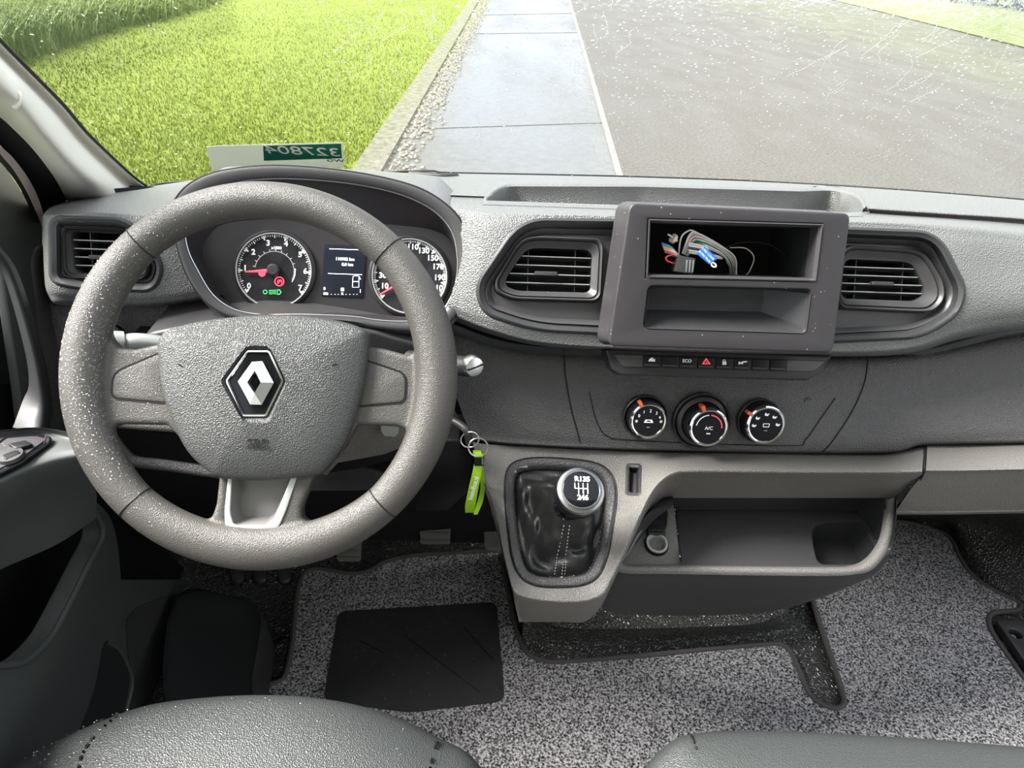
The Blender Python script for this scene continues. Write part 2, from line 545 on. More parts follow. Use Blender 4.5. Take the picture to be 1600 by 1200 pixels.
def mat_road(name, c0, c1, sc, r0, r1, wet):
    """asphalt: the water film is a patchwork of low roughness"""
    m = mat(name, c0, .5)
    nt = m.node_tree; b = nt.nodes['Principled BSDF']
    t = nt.nodes.new('ShaderNodeTexCoord')
    n = nt.nodes.new('ShaderNodeTexNoise'); n.inputs['Scale'].default_value = sc; n.inputs['Detail'].default_value = 7; n.inputs['Roughness'].default_value = .7
    r = nt.nodes.new('ShaderNodeValToRGB'); r.color_ramp.elements[0].position = .36; r.color_ramp.elements[1].position = .66
    r.color_ramp.elements[0].color = (*c0, 1); r.color_ramp.elements[1].color = (*c1, 1)
    nt.links.new(t.outputs['Object'], n.inputs['Vector']); nt.links.new(n.outputs['Fac'], r.inputs['Fac'])
    nt.links.new(r.outputs['Color'], b.inputs['Base Color'])
    n2 = nt.nodes.new('ShaderNodeTexNoise'); n2.inputs['Scale'].default_value = wet; n2.inputs['Detail'].default_value = 4
    mp = nt.nodes.new('ShaderNodeMapping'); mp.inputs['Scale'].default_value = (1.6, .6, 1)
    nt.links.new(t.outputs['Object'], mp.inputs['Vector']); nt.links.new(mp.outputs['Vector'], n2.inputs['Vector'])
    mr = nt.nodes.new('ShaderNodeMapRange'); mr.inputs['From Min'].default_value = .42; mr.inputs['From Max'].default_value = .6
    mr.inputs['To Min'].default_value = r0; mr.inputs['To Max'].default_value = r1
    nt.links.new(n2.outputs['Fac'], mr.inputs['Value']); nt.links.new(mr.outputs['Result'], b.inputs['Roughness'])
    bn = nt.nodes.new('ShaderNodeBump'); bn.inputs['Distance'].default_value = .006
    mr2 = nt.nodes.new('ShaderNodeMapRange'); mr2.inputs['From Min'].default_value = r0; mr2.inputs['From Max'].default_value = r1
    mr2.inputs['To Min'].default_value = .08; mr2.inputs['To Max'].default_value = .7
    nt.links.new(mr.outputs['Result'], mr2.inputs['Value']); nt.links.new(mr2.outputs['Result'], bn.inputs['Strength'])
    nt.links.new(n.outputs['Fac'], bn.inputs['Height']); nt.links.new(bn.outputs['Normal'], b.inputs['Normal'])
    return m
M['asphalt'] = mat_road('wet_asphalt', (.022, .02, .016), (.095, .088, .072), 34, .44, .6, 1.1)
M['slab'] = mat_road('wet_slab', (.055, .055, .05), (.085, .085, .078), 9, .12, .34, .45)
M['kerb'] = mat('kerb_stone', (.06, .055, .045), .7, vari=(14, (.14, .13, .11), .3), bump=('noise', 60, .6, .01))
M['verge'] = mat('far_verge', (.08, .10, .03), .8, vari=(3, (.13, .15, .06), .3))
M['joint'] = mat('joint_tar', (.085, .085, .08), .6)

k0, k1 = atz(555, 262, GZ), atz(735, 0, GZ)           # kerb line, lawn side
kd = (k1 - k0).normalized(); kn = V((kd.y, -kd.x, 0))
A = k0 - kd * 8; B = k1 + kd * 40
def ground(name, pts, z, mt, lab=None):
    return struct(mk(name, [V((p.x, p.y, z)) for p in pts], [tuple(range(len(pts)))], mt), lab)
ground('ground_lawn', [A, B, B - kn * 60, A - kn * 60], GZ, M['lawn'], 'sunlit yellow green lawn')
s0, s1 = atz(968, 272, GZ), atz(893, 10, GZ)          # edge between slabs and asphalt
sd = (s1 - s0).normalized(); S0 = s0 - sd * 8; S1 = s1 + sd * 40
ground('ground_slabs', [A, B, S1, S0], GZ - .01, M['slab'], 'wet pale concrete slabs beside the lawn')
ground('ground_asphalt', [S0, S1, S1 + kn * 80, S0 + kn * 80], GZ - .005, M['asphalt'], 'wet gritty grey asphalt')
def bar3(name, a, b, wd, h, mt, **k):
    d = (b - a).normalized(); s = V((d.y, -d.x, 0)) * wd / 2
    vs = [a - s, a + s, b + s, b - s]
    vs += [v + V((0, 0, h)) for v in vs]
    return mk(name, vs, [(0, 1, 2, 3), (4, 5, 6, 7), (0, 1, 5, 4), (1, 2, 6, 5), (2, 3, 7, 6), (3, 0, 4, 7)], mt, **k)
random.seed(4)
kb = bar3('kerb_strip', A + kn * .12 + V((0, 0, -.05)), B + kn * .12 + V((0, 0, -.05)), .24, .075, M['kerb'])
struct(kb, 'low stone kerb along the lawn')
# gravelly dirt between the kerb and slabs
gv = []; gf = []
for i in range(2600):
    t = random.uniform(0, 22) ** 1.0
    c = k0 + kd * (t - 1.5) + kn * random.gauss(.36, .09); r = random.uniform(.01, .032)
    c.z = GZ; b0 = len(gv)
    for k in range(6):
        a = k * PI / 3 + random.random(); gv.append(c + V((math.cos(a) * r, math.sin(a) * r, 0)))
    gv.append(c + V((0, 0, r * .7)))
    gf += [(b0 + k, b0 + (k + 1) % 6, b0 + 6) for k in range(6)]
tag(mk('gravel_line', gv, gf, mat('gravel', (.05, .045, .03), .6, vari=(30, (.22, .2, .16), .3))), 'dark grit and gravel line between lawn kerb and slabs', 'gravel', kind='stuff')
for yy in (188, 50, 20):
    a = atz(470 if yy > 100 else 700, yy, GZ); b = atz(950 if yy > 100 else 905, yy + (2 if yy > 100 else 0), GZ)
    a = k0 + kd * (a - k0).dot(kd) + kn * .4; 
    struct(bar3('slab_joint', V((a.x, a.y, GZ - .012)), V((b.x, b.y, GZ - .012)), .03, .008, M['joint']), 'dark joint between two slabs')
j = bar3('slab_joint', V((S0.x, S0.y, GZ - .012)), V((S1.x, S1.y, GZ - .012)), .06, .011, mat('seam_chalk', (.16, .155, .14), .5)); struct(j, 'seam between slabs and asphalt')
# far verge and hedge at the top right corner
v0, v1 = atz(1300, 0, GZ), atz(1600, 75, GZ)
e1 = (v1 - v0).normalized(); e2 = V((-e1.y, e1.x, 0))
if e2.dot(v0 - CAM) < 0: e2 = -e2
ground('ground_verge', [v0 - e1 * 60, v1 + e1 * 40, v1 + e1 * 40 + e2 * 60, v0 - e1 * 60 + e2 * 60], GZ + .02, M['verge'], 'dull green verge across the road')
hv = []; hf = []
h0, h1 = atz(1500, 8, GZ), atz(1600, 22, GZ)
hd = (h1 - h0)
for i in range(5000):
    c = h0 + hd * random.uniform(-.1, 6) + V((random.uniform(0, 2), random.uniform(0, 3), random.uniform(0, 1.8)))
    b0 = len(hv)
    for q in range(3): hv.append(c + V([random.uniform(-.12, .12) for _ in range(3)]))
    hf.append((b0, b0 + 1, b0 + 2))
tag(mk('hedge', hv, hf, mat('hedge_leaf', (.02, .028, .04), .6), normals=False), 'dark blue grey shrubbery across the road in the far corner', 'hedge')

def blades(name, spots, hmin, hmax, wd, mt, ln=.5):
    vs = []; fs = []
    for c in spots:
        h = random.uniform(hmin, hmax); a = random.uniform(0, 2 * PI); d = V((math.cos(a), math.sin(a), 0)); s = V((-d.y, d.x, 0)) * wd * random.uniform(.6, 1.2)
        l = random.uniform(.15, ln) * h; b0 = len(vs)
        vs += [c - s, c + s, c + d * l * .35 + V((0, 0, h * .6)) + s * .7, c + d * l * .35 + V((0, 0, h * .6)) - s * .7, c + d * l + V((0, 0, h))]
        fs += [(b0, b0 + 1, b0 + 2, b0 + 3), (b0 + 3, b0 + 2, b0 + 4)]
    return mk(name, vs, fs, mt, normals=False, weld=False)
# lawn blades only where the windscreen looks
sp = []
for i in range(60000):
    x = random.uniform(-30, 740); y = random.uniform(-15, 300) 
    if random.random() > .25 + (y + 15) / 315: pass
    p = atz(x, y, GZ)
    if (p - k0).dot(kn) > -.02: continue
    if inpoly(x, y, [(0, 100), (0, 1200), (300, 400), (235, 300)]): continue
    sp.append(p)
tag(blades('lawn_grass', sp, .015, .045, .005, M['blade'], 1.0), 'short mown yellow green grass beside the kerb', 'grass', kind='stuff')
edge = [(-40, 120), (30, 92), (100, 72), (180, 45), (260, 28), (335, 5), (380, -25), (-40, -25)]
sp = []
while len(sp) < 26000:
    x = random.uniform(-40, 380); y = random.uniform(-25, 120)
    if inpoly(x, y, edge): sp.append(atz(x + random.gauss(0, 4), y + random.gauss(0, 3), GZ))
tag(blades('tall_grass', sp, .15, .55, .012, M['tall'], .9), 'tall unmown grass at the far edge of the lawn', 'grass', kind='stuff')
dv = []; df = []  # flecks laid over the lawn stand in for drops on the glass
for i in range(150):
    x, y = random.uniform(20, 560), random.uniform(20, 290) if i % 3 else random.uniform(170, 285)
    p = atz(x, y, GZ + .06)
    if (p - k0).dot(kn) > -.1: continue
    r = random.uniform(.005, .010); b0 = len(dv)
    for k in range(6): dv.append(p + V((math.cos(k * PI / 3) * r, math.sin(k * PI / 3) * r, random.uniform(-.004, .004))))
    df.append(tuple(range(b0, b0 + 6)))
tag(mk('drop_flecks', dv, df, M['fleck'], normals=False), 'tiny white flecks over the lawn standing in for drops on the windscreen', 'flecks', kind='stuff')

# ================================================================== CAB SHELL
# windscreen: a raked pane rising from the back edge of the dash over the camera
WS = lean(at(800, 273, 1.13), -46)
def mat_glass():
    m = bpy.data.materials.new('wet_glass'); m.use_nodes = True; nt = m.node_tree; nt.nodes.clear()
    o = nt.nodes.new('ShaderNodeOutputMaterial'); tr = nt.nodes.new('ShaderNodeBsdfTransparent'); tr.inputs[0].default_value = (.96, .98, .97, 1)
    gl = nt.nodes.new('ShaderNodeBsdfGlossy'); gl.inputs['Roughness'].default_value = .02
    mx = nt.nodes.new('ShaderNodeMixShader'); mx.inputs[0].default_value = .03
    nt.links.new(tr.outputs[0], mx.inputs[1]); nt.links.new(gl.outputs[0], mx.inputs[2])
    # a rippled film of rain water bends part of the view
    rf_ = nt.nodes.new('ShaderNodeBsdfRefraction'); rf_.inputs['IOR'].default_value = 1.03; rf_.inputs['Roughness'].default_value = .0
    tcn = nt.nodes.new('ShaderNodeTexCoord'); n1 = nt.nodes.new('ShaderNodeTexNoise'); n1.inputs['Scale'].default_value = 130; n1.inputs['Detail'].default_value = 3
    bn = nt.nodes.new('ShaderNodeBump'); bn.inputs['Strength'].default_value = 1; bn.inputs['Distance'].default_value = .002
    nt.links.new(tcn.outputs['Object'], n1.inputs['Vector']); nt.links.new(n1.outputs['Fac'], bn.inputs['Height']); nt.links.new(bn.outputs['Normal'], rf_.inputs['Normal'])
    mx2 = nt.nodes.new('ShaderNodeMixShader'); mx2.inputs[0].default_value = .24
    nt.links.new(mx.outputs[0], mx2.inputs[1]); nt.links.new(rf_.outputs[0], mx2.inputs[2])
    nt.links.new(mx2.outputs[0], o.inputs[0])
    return m
def mat_drop():
    m = bpy.data.materials.new('water_drop'); m.use_nodes = True; nt = m.node_tree; nt.nodes.clear()
    o = nt.nodes.new('ShaderNodeOutputMaterial'); g = nt.nodes.new('ShaderNodeBsdfGlass'); g.inputs['IOR'].default_value = 1.16; g.inputs['Roughness'].default_value = .0
    nt.links.new(g.outputs[0], o.inputs[0]); return m
def mat_film():
    m = bpy.data.materials.new('water_film'); m.use_nodes = True; nt = m.node_tree; nt.nodes.clear()
    o = nt.nodes.new('ShaderNodeOutputMaterial'); tr = nt.nodes.new('ShaderNodeBsdfTransparent'); tr.inputs[0].default_value = (.9, .9, .9, 1)
    gl = nt.nodes.new('ShaderNodeBsdfGlossy'); gl.inputs['Roughness'].default_value = .05
    mx = nt.nodes.new('ShaderNodeMixShader'); mx.inputs[0].default_value = .14
    nt.links.new(tr.outputs[0], mx.inputs[1]); nt.links.new(gl.outputs[0], mx.inputs[2]); nt.links.new(mx.outputs[0], o.inputs[0])
    return m
M['glass'] = mat_glass(); M['drop'] = mat_drop(); M['film'] = mat_film()
wl = [WS.px(*p) for p in ((232, 293), (190, 258), (140, 210), (100, 163), (50, 112), (0, 60), (-90, -40))]
u1 = 1.42
pane = wl[::-1] + [WS.px(700, 268), WS.px(1100, 276)] + [WS.px(1600, 313), (u1, 0.0), (u1, .95), (wl[-1][0], .95)]
wsh = mk('window_1', [WS.p(u, v) for u, v in pane], [tuple(range(len(pane)))], M['glass'], normals=False)
struct(wsh, 'rain spotted windscreen')
# beads and trickles of water on the outer face
random.seed(11)
vs = []; fs = []
def bead(c, ru, rv, h, ang=0.):
    n = 8; b0 = len(vs)
    for ring, (q, hh) in enumerate(((1, 0), (.72, .7), (.35, .95))):
        for k in range(n):
            a = 2 * PI * k / n; x, y = math.cos(a) * ru * q, math.sin(a) * rv * q
            x, y = x * math.cos(ang) - y * math.sin(ang), x * math.sin(ang) + y * math.cos(ang)
            vs.append(WS.p(c[0] + x, c[1] + y, -.0015 - h * hh))
    vs.append(WS.p(c[0], c[1], -.0015 - h))
    for r in range(2):
        for k in range(n): fs.append((b0 + r * n + k, b0 + r * n + (k + 1) % n, b0 + (r + 1) * n + (k + 1) % n, b0 + (r + 1) * n + k))
    for k in range(n): fs.append((b0 + 2 * n + k, b0 + 2 * n + (k + 1) % n, b0 + 3 * n))
    fs.append(tuple(range(b0, b0 + n))[::-1])
for i in range(4200):
    x = random.uniform(0, 1600); y = random.uniform(0, 310)
    if x < 500 and random.random() < .82: continue
    if x < 232 and y > 60 + x: continue
    r = random.choice((.0005, .0006, .0008, .001, .0013)); c = WS.px(x, y)
    if random.random() < .25: bead(c, r * .8, r * random.uniform(1.5, 2.6), r * .45, random.gauss(.5, .5))
    else: bead(c, r * random.uniform(.8, 1.6), r, r * .5, random.random())
for i in range(110):
    x = random.choice((random.uniform(560, 760), random.uniform(880, 1000), random.uniform(540, 1600), random.uniform(1300, 1600)))
    y = random.uniform(0, 270); c = list(WS.px(x, y)); a = random.gauss(0, .3)
    for s in range(random.randint(5, 22)):
        bead(c, .0005, .0017, .0003, a); a += random.gauss(0, .35); a *= .9
        c[0] += math.sin(a) * .003; c[1] -= .003
tag(mk('rain_beads', vs, fs, M['drop'], sharp=80, weld=False), 'beads and trickles of rain on the outside of the windscreen', 'raindrops', kind='stuff')

# van floor and sides; unseen roof piece and bulkhead added to steer the light
fl = mk('floor', [V((-.62, -1, 0)), V((1.45, -1, 0)), V((1.45, 1.5, 0)), V((-.62, 1.5, 0))], [(0, 1, 2, 3)], M['rubber']); struct(fl, 'black pebbled rubber cab floor')
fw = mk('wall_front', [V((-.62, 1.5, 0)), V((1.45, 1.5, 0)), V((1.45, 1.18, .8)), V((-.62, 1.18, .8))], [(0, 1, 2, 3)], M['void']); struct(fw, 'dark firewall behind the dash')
top = WS.p(0, .95)


rf = mk('ceiling_unseen', [V((-.8, -.1, 1.62)), V((1.6, -.1, 1.62)), V((1.6, -.9, 1.62)), V((-.8, -.9, 1.62))], [(0, 1, 2, 3)], M['head']); struct(rf, 'pale headliner behind the camera, unseen, shaped for the light')  # unseen roof piece, kept short so open sky lights the dash
bk = mk('wall_back_unseen', [V((-.8, -.9, -.1)), V((1.6, -.9, -.1)), V((1.6, -.9, 1.62)), V((-.8, -.9, 1.62))], [(0, 1, 2, 3)], M['head']); struct(bk, 'unseen pale bulkhead added to shape the light')  # unseen; cuts sky light from behind and gives the chrome something to reflect
wr = mk('wall_right', [V((1.45, -.9, 0)), V((1.45, 1.5, 0)), V((1.45, 1.3, .3)), V((1.45, -.9, .3))], [(0, 1, 2, 3)], M['door']); struct(wr, 'passenger side wall, cut low to let light in')  # side wall lowered so sky light reaches the right dash and mat
wlft = mk('wall_left', [V((-.62, -.9, 0)), V((-.62, 1.5, 0)), V((-.64, 1.25, .86)), V((-.64, -.9, .62))], [(0, 1, 2, 3)], M['dark']); struct(wlft, 'dark sill behind the driver door')
jb = mk('trim_5', [at(-60, 300, .86), at(40, 300, .95), at(85, 330, 1.0), at(130, 500, .98), at(140, 700, .95), at(-60, 700, .80)], [(0, 1, 2, 3, 4, 5)], M['seal']); struct(jb, 'black door hinge recess left of the dash')

# ================================================================== DASHBOARD
D = thing('dashboard', 'wide dark grey grained plastic dashboard below the windscreen', 'dashboard', (.28, .95, .4))
POD_R = fillet([(985, 349), (815, 347), (748, 446), (757, 486), (835, 512), (985, 519)], [0, 40, 22, 24, 40, 0], 8)
POD_P = fillet([(1290, 360), (1463, 367), (1505, 452), (1494, 488), (1440, 523), (1290, 530)], [0, 34, 24, 20, 40, 0], 8)
TRAY = fillet([(756, 315), (785, 289), (1000, 289.5), (1252, 297), (1305, 295), (1342, 307), (1354, 333), (1325, 334), (960, 322)], [4, 30, 0, 4, 20, 20, 3, 3, 0], 6)
CLU = [(285, 420), (275, 330), (300, 280), (400, 262), (560, 268), (660, 290), (715, 330), (728, 380), (712, 440), (690, 490), (640, 512), (500, 500), (380, 490), (310, 460)]
def inset(p, k):
    return grow(p, -k)
rows = [
    [(640, 275, 1.22), (850, 279, 1.22), (1200, 289, 1.21), (1600, 317, 1.14), (1780, 336, 1.08)],
    [(640, 268, 1.13), (700, 271, 1.13), (850, 274, 1.13), (1000, 277.5, 1.13), (1200, 285, 1.12), (1400, 297, 1.10), (1600, 313, 1.06), (1780, 331, 1.02)],
    [(640, 285, 1.0), (750, 286, 1.0), (850, 287, .99), (1000, 289, .98), (1200, 296, .97), (1400, 308, .95), (1600, 325, .92), (1780, 342, .90)],
    [(640, 300, .86), (750, 305, .86), (850, 306, .86), (1000, 308, .86), (1200, 312, .86), (1360, 323, .85), (1480, 331, .84), (1600, 339, .83), (1780, 356, .81)],
    [(640, 303, .855), (750, 308, .855), (850, 309, .855), (1000, 312, .85), (1200, 320, .85), (1360, 333, .845), (1480, 341, .835), (1600, 350, .825), (1780, 368, .80)],
    [(690, 322, .80), (760, 327, .785), (850, 331, .775), (1000, 335, .77), (1200, 340, .77), (1400, 345, .77), (1500, 351, .765), (1600, 361, .76), (1780, 381, .74)],
    [(715, 350, .775), (765, 345, .76), (850, 345, .76), (1000, 346, .755), (1200, 350, .755), (1400, 358, .755), (1500, 370, .745), (1600, 380, .74), (1780, 400, .72)],
    [(722, 400, .75), (765, 400, .735), (850, 400, .735), (1000, 400, .735), (1200, 400, .735), (1400, 400, .735), (1500, 412, .725), (1600, 420, .72), (1780, 440, .70)],
    [(705, 460, .73), (760, 465, .715), (850, 470, .71), (1000, 475, .71), (1200, 475, .71), (1400, 470, .71), (1500, 465, .705), (1600, 465, .70), (1780, 470, .69)],
    [(700, 482, .725), (770, 508, .70), (850, 527, .695), (1000, 535, .695), (1200, 538, .695), (1400, 533, .695), (1500, 508, .697), (1600, 494, .695), (1780, 492, .69)],
    [(698, 492, .735), (765, 518, .708), (850, 537, .702), (1000, 546, .70), (1200, 552, .70), (1400, 551, .70), (1500, 526, .705), (1600, 512, .705), (1780, 509, .70)],
    [(698, 496, .79), (765, 522, .77), (850, 541, .76), (1000, 550, .76), (1200, 556, .76), (1400, 555, .76), (1500, 530, .76), (1600, 516, .76), (1780, 513, .76)],
]
G = surf(longer(rows, .3), M=370, n=14)
RADIO = [(980, 325), (1322, 340), (1298, 545), (958, 535)]
gridmesh('upper_pad', G, M['pad'], D, cuts=[inset(POD_R, 0), inset(POD_P, 0), inset(TRAY, 0), RADIO], sharp=60)
# storage tray sunk in the top
tr0 = [(x, y) for x, y in TRAY]
def padY(x, y):
    best = None
    for r in G[::2]:
        for p in r[::3]:
            q = pix(p); d = (q[0] - x) ** 2 + ((q[1] - y) * 2.5) ** 2
            if best is None or d < best[0]: best = (d, p)
    return best[1].y
tq = [tuple(p)[:2] for p in resample([V((a, b, 0)) for a, b in TRAY], 170)]
def ring_on(G, poly, d, off): return [lay(G, a, b, off) for a, b in grow(poly, d)]
t3 = ring_on(G, tq, -1, -.001)
loft('storage_tray', [ring_on(G, tq, 5, .0004), ring_on(G, tq, 2.5, .002), ring_on(G, tq, 0, .0015), t3, [p + V((0, 0, -.025)) for p in t3], [p + V((0, (.5 - (p.y > .92)) * .03, -.035)) for p in t3]], M['pad'], D, rs=False, cap1=True, sharp=60)
# black gap along the foot of the windscreen and a thin demister slot
tube('glass_seal', [at(230, 292, 1.12), at(300, 283, 1.14)] + [at(x, y - .5, 1.145) for x, y in ((640, 268), (700, 270.5), (850, 273.5), (1000, 277), (1200, 284.5), (1400, 296.5), (1600, 312.5), (1780, 330))], .0018, M['seal'], D, n=8)
tube('demister_slot', [at(640, 269, 1.10), at(690, 273, 1.08), at(715, 273.5, 1.09)], .005, M['seal'], D, flat=.4)
tube('demister_slot', [at(1350, 307, 1.0), at(1385, 312, .97), at(1450, 313, .99)], .0016, M['seal'], D)
tube('demister_slot', [at(1352, 305, 1.01), at(1395, 306, 1.02), at(1440, 310, 1.0), at(1450, 313, .985)], .0014, M['seal'], D)

# left end of the pad beside the door
POD_L = fillet([(83, 343), (205, 347), (252, 415), (240, 451), (120, 446), (84, 438)], [14, 30, 18, 20, 16, 14], 8)
rows = [
    [(100, 318, 1.12), (160, 303, 1.14), (230, 296, 1.18), (310, 292, 1.2)],
    [(80, 322, .95), (110, 312, 1.0), (160, 303, 1.03), (230, 292, 1.10), (305, 281, 1.13)],
    [(72, 330, .84), (90, 322, .84), (150, 314, .88), (230, 306, .92), (290, 298, .93)],
    [(67, 338, .83), (80, 332, .795), (150, 328, .79), (230, 330, .80), (284, 333, .81)],
    [(66, 350, .83), (78, 345, .775), (150, 342, .77), (230, 345, .77), (284, 350, .78)],
    [(66, 395, .82), (78, 395, .757), (150, 395, .75), (230, 395, .75), (290, 395, .76)],
    [(68, 445, .81), (80, 445, .745), (150, 448, .74), (230, 450, .74), (314, 445, .745)],
    [(72, 462, .81), (86, 463, .745), (150, 466, .74), (230, 468, .74), (326, 457, .745)],
    [(76, 471, .815), (92, 474, .755), (150, 476, .75), (230, 478, .75), (350, 462, .755)],
    [(78, 474, .84), (94, 478, .80), (150, 480, .80), (230, 482, .80), (350, 466, .80)],
]
GL = surf(rows, M=110, n=10)
gridmesh('upper_pad', GL, M['pad'], D, cuts=[inset(POD_L, 0)], sharp=60)
# corner speaker grille on the left
cg = [at(x, y, 1.0 + (x - 150) * .0007) for x, y in cr([(151, 308), (175, 301), (235, 297), (262, 299), (270, 301), (230, 310), (170, 313)], 6, True)]
cgc = sum(cg, V((0, 0, 0))) / len(cg)
loft('corner_grille', [[p + V((0, 0, .004)) for p in cg], [cgc + (p - cgc) * .93 + V((0, 0, .006)) for p in cg], [cgc + (p - cgc) * .8 + V((0, 0, .003)) for p in cg]], M['dark'], D, N=60, cap1=True)

# ------------------------------------------------------------------ lower panels
rows = [
    [(60, 474, .80), (160, 478, .80), (300, 474, .80), (420, 500, .79), (560, 508, .785), (690, 500, .78)],
    [(74, 478, .79), (160, 482, .785), (300, 480, .785), (420, 505, .78), (560, 512, .775), (700, 505, .77)],
    [(80, 530, .775), (160, 535, .77), (300, 535, .77), (420, 540, .77), (560, 545, .765), (700, 545, .75)],
    [(86, 600, .765), (160, 605, .76), (300, 605, .76), (420, 610, .76), (560, 610, .755), (700, 610, .74)],
    [(98, 650, .76), (160, 655, .755), (300, 662, .75), (420, 665, .745), (560, 660, .74), (720, 660, .725)],
    [(100, 662, .77), (160, 668, .765), (300, 676, .765), (420, 676, .755), (560, 670, .75), (730, 672, .74)],
    [(104, 664, .90), (160, 668, .90), (300, 674, .90), (420, 676, .90), (560, 670, .90), (730, 672, .88)],
]
gridmesh('lower_panel', surf(rows, M=120, n=8), M['low'], D, sharp=60)
LD = [
    [(690, 500, .80), (800, 536, .79), (950, 545, .79), (1300, 552, .79), (1450, 545, .79), (1600, 510, .79), (1800, 505, .78)],
    [(695, 520, .765), (800, 548, .755), (950, 556, .75), (1300, 562, .75), (1450, 555, .75), (1600, 526, .75), (1800, 518, .74)],
    [(705, 590, .745), (800, 592, .735), (950, 595, .73), (1300, 600, .73), (1450, 597, .73), (1600, 585, .725), (1800, 580, .715)],
    [(720, 640, .725), (800, 645, .715), (950, 648, .71), (1300, 652, .71), (1450, 648, .705), (1600, 645, .70), (1800, 640, .69)],
    [(735, 676, .71), (800, 684, .70), (950, 692, .695), (1200, 697, .693), (1390, 697, .69), (1450, 686, .69), (1600, 680, .685), (1800, 676, .675)],
    [(738, 688, .71), (800, 694, .70), (950, 702, .70), (1200, 708, .70), (1390, 708, .70), (1445, 696, .70), (1600, 693, .69), (1800, 690, .68)],
    [(740, 692, .76), (800, 698, .76), (950, 705, .76), (1200, 711, .76), (1390, 711, .76), (1445, 699, .76), (1600, 696, .76), (1800, 693, .74)],
]
GD = surf(longer(LD, .3), M=250, n=8)
lowp = gridmesh('lower_panel', GD, M['low'], D, sharp=60)
def onsurf(G, pts, off=.0006):
    """lay a pixel polyline on a grid surface"""
    return [lay(G, x, y, off) for x, y in pts]
for pl in ([(880, 541), (884, 590), (893, 640), (907, 692)], [(1356, 562), (1350, 600), (1330, 645), (1300, 690), (1285, 706)],
           [(921, 612), (928, 645), (938, 670), (950, 682), (975, 687), (1100, 693), (1240, 696), (1258, 688), (1285, 650), (1305, 622)]):
    tube('panel_seam', onsurf(GD, cr(pl, 6), .0003), .0008, M['black'], D, smoothpath=False, n=6)
c0 = onsurf(GD, [(1262, 626)], .0004)[0]
tube('clip_mark', [c0 + V((math.cos(a) * .004, 0, math.sin(a) * .004)) for a in [x * .5 for x in range(1, 11)]], .0006, M['dark'], D)

# ------------------------------------------------------------------ the ledge that becomes the gear console
top_b = [((738, 690), (797, 905), .70, .545), ((752, 693), (806, 925), .70, .537), ((790, 696), (832, 934), .70, .53), ((850, 699), (870, 938), .70, .527), ((905, 702), (910, 937), .70, .53),
         ((935, 703), (938, 927), .70, .535), ((955, 704), (952, 905), .70, .545), ((975, 705), (974, 860), .70, .565), ((992, 705), (996, 812), .70, .59), ((1008, 706), (1016, 772), .70, .615),
         ((1024, 706), (1034, 750), .70, .632), ((1044, 707), (1054, 738), .70, .642), ((1075, 707), (1080, 735), .70, .645), ((1150, 708), (1150, 735), .70, .645), ((1250, 709), (1250, 736), .70, .645), ((1350, 710), (1350, 736), .70, .645), ((1395, 708), (1395, 736), .70, .645), ((1444, 697), (1441, 735), .70, .645)]
cols = []
for (tx, ty), (bx, by), Yt, Yb in top_b:
    a, b = at(tx, ty, Yt + .02), at(bx, by, Yb)
    a2 = at(tx, ty, Yt)
    n_ = 26
    c = [a]
    for i in range(n_ + 1):
        t = i / n_
        c.append(a2.lerp(b, t))
    # rounded nose, then the return underneath
    f = min(1, max(0, (bx - 940) / 120.))
    dx = 3 * math.sin(PI * min(1, max(0, (bx - 790) / 250.)))
    c.append(at(bx + dx, by + 2.5, Yb - .001))
    c.append(at(bx + dx * 1.5, by + 5, Yb + .003))
    if 930 < bx < 1000:
        c.append(at(bx + 2, by + 6, Yb + .008)); c.append(at(bx - 4, by + 24, Yb + .035)); c.append(at(bx - 6, by + 30, Yb + .09))
    elif 1000 < bx < 1045:
        c.append(at(bx + 3, by + 5, Yb + .006)); c.append(at(bx + 1, by + 16, Yb + .02)); c.append(at(bx, by + 30, Yb + .04))
    elif bx < 930:
        c.append(at(bx + 3, by + 14, Yb + .012)); c.append(at(bx + 8 - max(0, bx - 850) * .1, min(by + 40, 968), Yb + .045)); c.append(at(bx + 14 - max(0, bx - 850) * .2, 972, Yb + .08))
    elif bx < 1000:
        k = (1060 - bx) / 110.
        e_ = at(bx + 3, by + 5, Yb + .006); c.append(e_); c.append(e_ + V((.0, .05, -.005))); c.append(e_ + V((.0, .09, -.01)))
    else:
        c.append(at(bx, by + 7, Yb + .006)); c.append(at(bx - (2 if bx < 1390 else (bx - 1390) * .4), by + 22, Yb + .02)); c.append(at(bx - (3 if bx < 1390 else (bx - 1390) * .9), 778, Yb + .035))
    cols.append(c)
GK = []
Hn = len(cols[0])
for i in range(Hn):
    GK.append(resample([V(p) for p in cr([c[i] for c in cols], 14)], 340, False))
BOOTHOLE = [(815, 728), (840, 722), (920, 725), (945, 735), (958, 755), (956, 790), (948, 850), (935, 895), (915, 912), (870, 916), (830, 908), (808, 885), (800, 840), (793, 760), (798, 738)]
cuts_k = [inset(BOOTHOLE, 1), [(982, 728), (999, 729), (998, 771), (981, 770)]]
gridmesh('console_ledge', GK, M['taupe'], D, cuts=cuts_k, sharp=75)
# left side wall of the console, going back into the footwell
lw = [[at(738, 690, .70), at(752, 740, .66), at(775, 800, .60), at(786, 860, .565), at(797, 905, .545), at(802, 930, .56), at(812, 960, .60), at(822, 972, .63)],
      [at(736, 688, .80), at(748, 740, .78), at(770, 800, .75), at(784, 860, .72), at(796, 905, .69), at(802, 930, .69), at(812, 958, .69), at(826, 974, .70)]]
gridmesh('console_side', surf(lw, M=50, straight=True), M['dark'], D)
